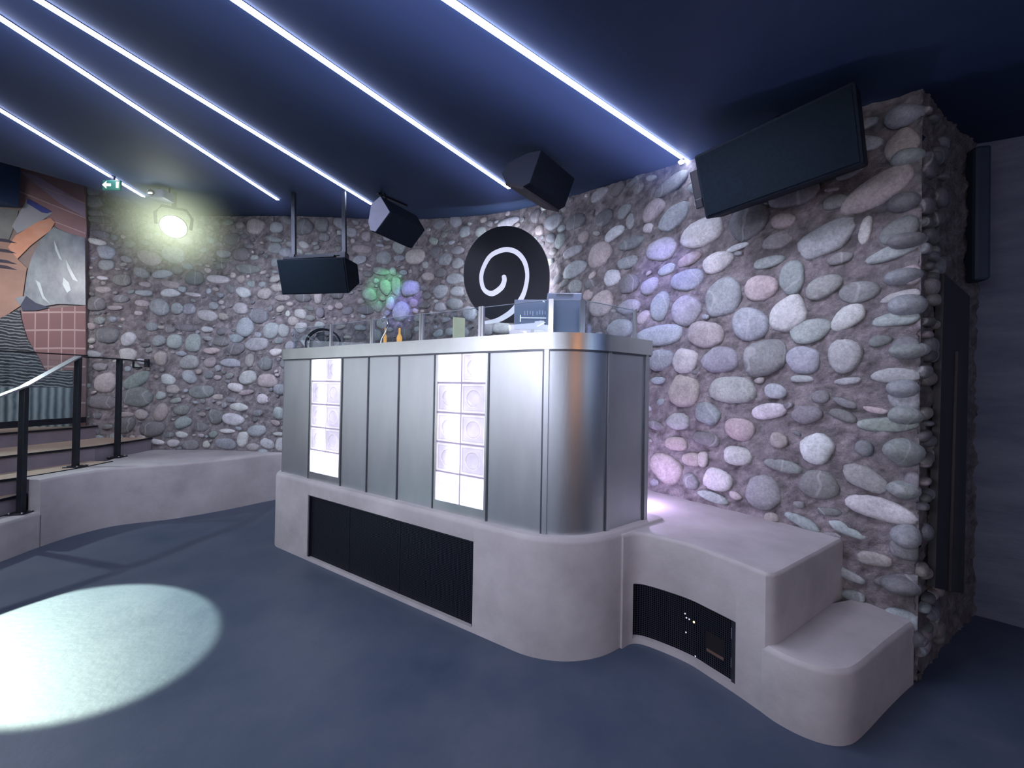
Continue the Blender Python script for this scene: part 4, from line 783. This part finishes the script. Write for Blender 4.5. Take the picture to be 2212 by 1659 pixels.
# ---------------------------------------------------------------- spiral sign
sc0 = dep(1096, 594, 4.36); ang = math.radians(-27)
ex_, ez_ = Vector((math.cos(ang), math.sin(ang), 0)), Vector((0, 0, 1)); nn = Vector((math.sin(ang), -math.cos(ang), 0))
sg = thing('spiral_sign', 'round black wall sign with a spiral painted in as white glow, lit from behind, on the pebble wall', 'sign', tuple(sc0))
def sgp(cx, cy, off):  # sign drawing coordinates read from the photograph, centre (690,590)
    k = .00248; kx = k/ (math.cos(ang)+.0); return sc0+ex_*((cx-690)*k*1.14/4.424*4.36*.268/.235)+ez_*(-(cy-590)*k*4.36*.235/4.424)+nn*off
def P2W(cx, cy, off):  # exact: intersect the sight line with the sign plane
    x, y = 940+cx/4.424, 460+cy/4.424; d = ray(x, y); o = Vector((0, 0, EYE)); t = (sc0+nn*off-o).dot(nn)/d.dot(nn); return o+d*t
out = []
for k in range(72):
    t = 2*math.pi*k/72; cx, cy = math.cos(t), math.sin(t)
    p = 1.0 if not (cx > 0 and cy > 0) else .74
    out.append((688+408*math.copysign(abs(cx)**p, cx), 592+462*math.copysign(abs(cy)**p, cy)))
mb = MB(); mb.prism([P2W(x, y, .0) for x, y in out], nn*.02); mb.build('disc', M['blackgloss'], sg)
spn = [(658, 612), (660, 650), (630, 715), (545, 770), (470, 735), (441, 640), (455, 540), (520, 420), (610, 365), (700, 350), (790, 385), (855, 470), (880, 590), (862, 720), (820, 825), (740, 935), (640, 1005), (560, 1035), (470, 1048)]
sm = catmull(spn, 7); wd_ = [22, 22, 26, 26, 20, 19, 19, 21, 23, 24, 24, 22, 19, 20, 24, 27, 25, 20, 14]
vs = []; 
for i, p in enumerate(sm):
    t = (sm[min(i+1, len(sm)-1)]-sm[max(i-1, 0)]).normalized(); n_ = Vector((-t.y, t.x)); f_ = i/7; j = min(int(f_), len(wd_)-2); w = wd_[j]+(wd_[j+1]-wd_[j])*(f_-j)
    if i < 2: w *= .6+.2*i
    vs += [P2W(p.x+n_.x*w, p.y+n_.y*w, .024), P2W(p.x-n_.x*w, p.y-n_.y*w, .024)]
cpt = sm[0]; 
mb = MB().add(vs, [(2*i, 2*i+1, 2*i+3, 2*i+2) for i in range(len(sm)-1)])
mb.add([P2W(cpt.x+22*math.cos(t*math.pi/8), cpt.y+22*math.sin(t*math.pi/8), .0242) for t in range(16)], [tuple(range(16))]); mb.build('spiral', M['spiral_glow'], sg)
rg = [P2W(688+(x-688)*.90, 592+(y-592)*.90, -.02) for x, y in out]
MB().tube(rg+[rg[0]], .007, 6, False).build('halo_light', M['halo_led'], sg, smooth=.8)
for t in (.8, 2.2, 4.0, 5.4):
    q = P2W(688+250*math.cos(t), 592+280*math.sin(t), -.001); MB().tube([q, q-nn*.20], .012, 8).build('standoff', M['steel'], sg, smooth=.8)

# ---------------------------------------------------------------- floor joints
for a, b, w, lab in (((-60, 1362), (520, 1166), .035, 'long dark joint line crossing the floor beside the light pool'), ((110, 1203), (268, 1244), .03, 'short dark joint line meeting the long floor joint')):
    pass

# ---------------------------------------------------------------- lights
def lamp(name, kind, loc, energy, col, target=None, **k):
    l = D.lights.new(name, kind); l.energy = energy; l.color = col
    for a, v in k.items(): setattr(l, a, v)
    o = D.objects.new(name, l); COL.objects.link(o); o.location = loc
    if target is not None: o.rotation_euler = (Vector(target)-Vector(loc)).to_track_quat('-Z', 'Y').to_euler()
    return o
LV = (.72, .74, 1.)
lamp('room_fill', 'AREA', (-2.8, -.7, 2.2), 48, (.84, .83, 1.), (-.3, 3.2, 1.0), shape='RECTANGLE', size=3.6, size_y=.9, spread=math.radians(135))
lamp('side_fill', 'AREA', (-7.6, 1.2, 1.3), 23, (.78, .82, .92), (-1.0, 2.6, .4), shape='RECTANGLE', size=5.5, size_y=2.4, spread=math.radians(105))  # unseen area lamp added to brighten the zinc front
lamp('unseen_bar_fill', 'AREA', (-1.5, -3.6, 1.6), 20, (.72, .76, .95), (-1.0, 3, 1.0), shape='RECTANGLE', size=4.5, size_y=1.6, spread=math.radians(110))  # unseen bar lamps, added for fill and reflections in the metal
lamp('unseen_bar_warm_fill', 'AREA', (2.3, -2.6, 1.9), 11, (1., .42, .16), (.4, 2.2, 1.3), shape='RECTANGLE', size=.10, size_y=.8)
lamp('bar_cool', 'AREA', (3.6, -1.2, 1.9), 8, (.5, .7, 1.), (.4, 2.2, 1.3), shape='RECTANGLE', size=.15, size_y=.9)
lamp('stone_wash', 'AREA', (.6, 1.9, 3.0), 15, (.78, .76, 1.), (1.4, 2.9, 1.2), shape='RECTANGLE', size=1.2, size_y=.3, spread=math.radians(115))
lamp('left_wash', 'AREA', (-2.9, 3.2, 3.2), 17, (.74, .78, 1.), (-3.2, 5.1, 1.6), shape='RECTANGLE', size=2.0, size_y=.3, spread=math.radians(105))
lamp('floor_spot', 'SPOT', (-5.73, 3.79, 3.07), 3300, (.80, 1., .84), (-2.54, 2.32, 0), spot_size=math.radians(13.4), spot_blend=.12, shadow_soft_size=.025)
lamp('spot_spill', 'SPOT', (-5.73, 3.79, 3.07), 140, (.8, .95, 1.), (-3.0, 2.6, 0), spot_size=math.radians(75), spot_blend=.8, shadow_soft_size=.03)
lamp('violet_point', 'POINT', vl+Vector((.07, -.03, .09)), 9, (.72, .56, 1.), shadow_soft_size=.03)
lamp('blue_spot', 'SPOT', (.55, 2.6, 3.1), 48, (.30, .24, 1.), (1.22, 3.17, 2.35), spot_size=math.radians(40), spot_blend=.9, shadow_soft_size=.03)
lamp('corner_green', 'SPOT', (-1.1, 4.3, 3.42), 75, (.25, 1., .45), (-1.66, 5.1, 2.85), spot_size=math.radians(24), spot_blend=.8, shadow_soft_size=.02)
lamp('corner_blue', 'SPOT', (-1.1, 4.3, 3.42), 95, (.30, .28, 1.), (-1.42, 5.1, 2.65), spot_size=math.radians(24), spot_blend=.8, shadow_soft_size=.02)
lamp('left_stone_blue', 'SPOT', (-4.2, 3.9, 3.2), 10, (.40, .42, 1.), (-5.25, 4.9, 3.2), spot_size=math.radians(24), spot_blend=.8, shadow_soft_size=.03)
lamp('mural_wash', 'AREA', (-5.2, 3.2, 3.0), 10, (.95, .9, .95), (-5.9, 4.6, 2.2), shape='RECTANGLE', size=.6, size_y=.3, spread=math.radians(110))
lamp('halo_fill', 'POINT', sc0-nn*.06, 5, (.8, .82, 1.), shadow_soft_size=.15)
lamp('passage_glow', 'POINT', (4.2, -.3, 2.3), 12, (.25, .38, .9), shadow_soft_size=.4)

W = D.worlds.new('haze'); S.world = W; W.use_nodes = True
W.node_tree.nodes['Background'].inputs[0].default_value = (.16, .2, .42, 1); W.node_tree.nodes['Background'].inputs[1].default_value = .25

# hazy glow round the glaring lamp, painted as a self-glowing volume
def glow_ball(c, r, strength, name, col):
    m = D.materials.new(name); m.use_nodes = True; nt = m.node_tree; nt.nodes.clear(); L = nt.links.new
    o_ = nt.nodes.new('ShaderNodeOutputMaterial'); em = N(nt, 'ShaderNodeEmission'); em.inputs['Color'].default_value = c4(col)
    tc = N(nt, 'ShaderNodeTexCoord'); ln = N(nt, 'ShaderNodeVectorMath', operation='LENGTH'); L(tc.outputs['Object'], ln.inputs[0])
    mr = N(nt, 'ShaderNodeMapRange'); mr.inputs['From Max'].default_value = r; mr.inputs['To Min'].default_value = 1.; mr.inputs['To Max'].default_value = 0.; L(ln.outputs['Value'], mr.inputs['Value'])
    pw = N(nt, 'ShaderNodeMath', operation='POWER'); pw.inputs[1].default_value = 3.2; L(mr.outputs[0], pw.inputs[0])
    ml = N(nt, 'ShaderNodeMath', operation='MULTIPLY'); ml.inputs[1].default_value = strength; L(pw.outputs[0], ml.inputs[0]); L(ml.outputs[0], em.inputs['Strength'])
    L(em.outputs[0], o_.inputs['Volume'])
    mb = MB(); n = 20; vs = []
    for i in range(1, 10):
        for k in range(n): th = math.pi*i/10; t = 2*math.pi*k/n; vs.append((math.sin(th)*math.cos(t)*r, math.sin(th)*math.sin(t)*r, math.cos(th)*r))
    vs += [(0, 0, r), (0, 0, -r)]; fs = [(i*n+k, i*n+(k+1) % n, (i+1)*n+(k+1) % n, (i+1)*n+k) for i in range(8) for k in range(n)]
    fs += [(180, (k+1) % n, k) for k in range(n)]+[(181, 160+k, 160+(k+1) % n) for k in range(n)]
    ob = mb.add(vs, fs).build(name, m); ob.location = c
    return tag(ob, 'painted hazy glow, a self-glowing volume round the glaring spotlight', 'haze', kind='stuff')
glow_ball(lp+toc*.1, .75, 3.6, 'painted_haze', (.74, .86, .60))

def glow_tube(a, b, R_, strength, label):  # strip glow painted as a self-glowing volume
    ax = (b-a); Ln = ax.length; m = D.materials.new('strip_glow'); m.use_nodes = True; nt = m.node_tree; nt.nodes.clear(); L = nt.links.new
    o_ = nt.nodes.new('ShaderNodeOutputMaterial'); em = N(nt, 'ShaderNodeEmission'); em.inputs['Color'].default_value = (.22, .32, 1., 1)
    tc = N(nt, 'ShaderNodeTexCoord'); sv = N(nt, 'ShaderNodeSeparateXYZ'); L(tc.outputs['Object'], sv.inputs[0])
    cb_ = N(nt, 'ShaderNodeCombineXYZ'); L(sv.outputs['Y'], cb_.inputs['Y']); L(sv.outputs['Z'], cb_.inputs['Z'])
    ex2 = N(nt, 'ShaderNodeMath', operation='ABSOLUTE'); L(sv.outputs['X'], ex2.inputs[0])
    e3 = N(nt, 'ShaderNodeMath', operation='SUBTRACT'); e3.inputs[1].default_value = Ln/2; e3.use_clamp = True; L(ex2.outputs[0], e3.inputs[0]); L(e3.outputs[0], cb_.inputs['X'])
    ln = N(nt, 'ShaderNodeVectorMath', operation='LENGTH'); L(cb_.outputs[0], ln.inputs[0])
    mr = N(nt, 'ShaderNodeMapRange'); mr.inputs['From Max'].default_value = R_; mr.inputs['To Min'].default_value = 1.; mr.inputs['To Max'].default_value = 0.; L(ln.outputs['Value'], mr.inputs['Value'])
    pw = N(nt, 'ShaderNodeMath', operation='POWER'); pw.inputs[1].default_value = 2.6; L(mr.outputs[0], pw.inputs[0])
    ml = N(nt, 'ShaderNodeMath', operation='MULTIPLY'); ml.inputs[1].default_value = strength; L(pw.outputs[0], ml.inputs[0]); L(ml.outputs[0], em.inputs['Strength'])
    L(em.outputs[0], o_.inputs['Volume'])
    mb = MB(); n = 12; vs = []
    for x in (-Ln/2-R_*.5, Ln/2+R_*.5):
        for k in range(n): t = 2*math.pi*k/n; vs.append((x, math.cos(t)*R_, math.sin(t)*R_))
    mb.add(vs, [tuple(range(n)), tuple(range(n, 2*n))[::-1]]+[(k, (k+1) % n, n+(k+1) % n, n+k) for k in range(n)])
    ob = mb.build('strip_glow', m); x = ax.normalized(); y = Vector((0, 0, 1)).cross(x).normalized(); z = x.cross(y); c = (a+b)/2
    ob.matrix_world = Matrix(((x.x, y.x, z.x, c.x), (x.y, y.y, z.y, c.y), (x.z, y.z, z.z, c.z), (0, 0, 0, 1)))
    return tag(ob, label, 'haze', kind='stuff')  # strip glow painted as a self-glowing volume
for (a, b, lab), R_, k_ in zip(strips, (.42, .36, .32, .30, .28), (.85, .5, .4, .35, .35)):
    A_, B_ = onceil(*a), onceil(*b); A_ = A_-(B_-A_).normalized()*1.2
    glow_tube(A_, B_, R_, k_, 'painted blue glow round the '+lab.split(',')[0])
# ---------------------------------------------------------------- camera
cam = D.cameras.new('camera'); cam.sensor_fit = 'HORIZONTAL'; cam.sensor_width = 36; cam.lens = F/2212*36; cam.clip_start = .05
co_ = D.objects.new('camera', cam); COL.objects.link(co_)
co_.matrix_world = Matrix(((RT.x, UP.x, -FW.x, 0), (RT.y, UP.y, -FW.y, 0), (RT.z, UP.z, -FW.z, EYE), (0, 0, 0, 1)))
S.camera = co_
S.view_settings.view_transform = 'Standard'; S.view_settings.look = 'None'; S.view_settings.exposure = .06; S.view_settings.gamma = 1
S.cycles.use_denoising = True; S.cycles.max_bounces = 6; S.cycles.diffuse_bounces = 3; S.cycles.glossy_bounces = 3; S.cycles.volume_bounces = 0; S.cycles.volume_step_rate = 5; S.cycles.volume_max_steps = 48; S.cycles.use_adaptive_sampling = True; S.cycles.adaptive_threshold = .07; S.cycles.adaptive_min_samples = 16; S.cycles.time_limit = 1000; S.cycles.sample_clamp_indirect = 6
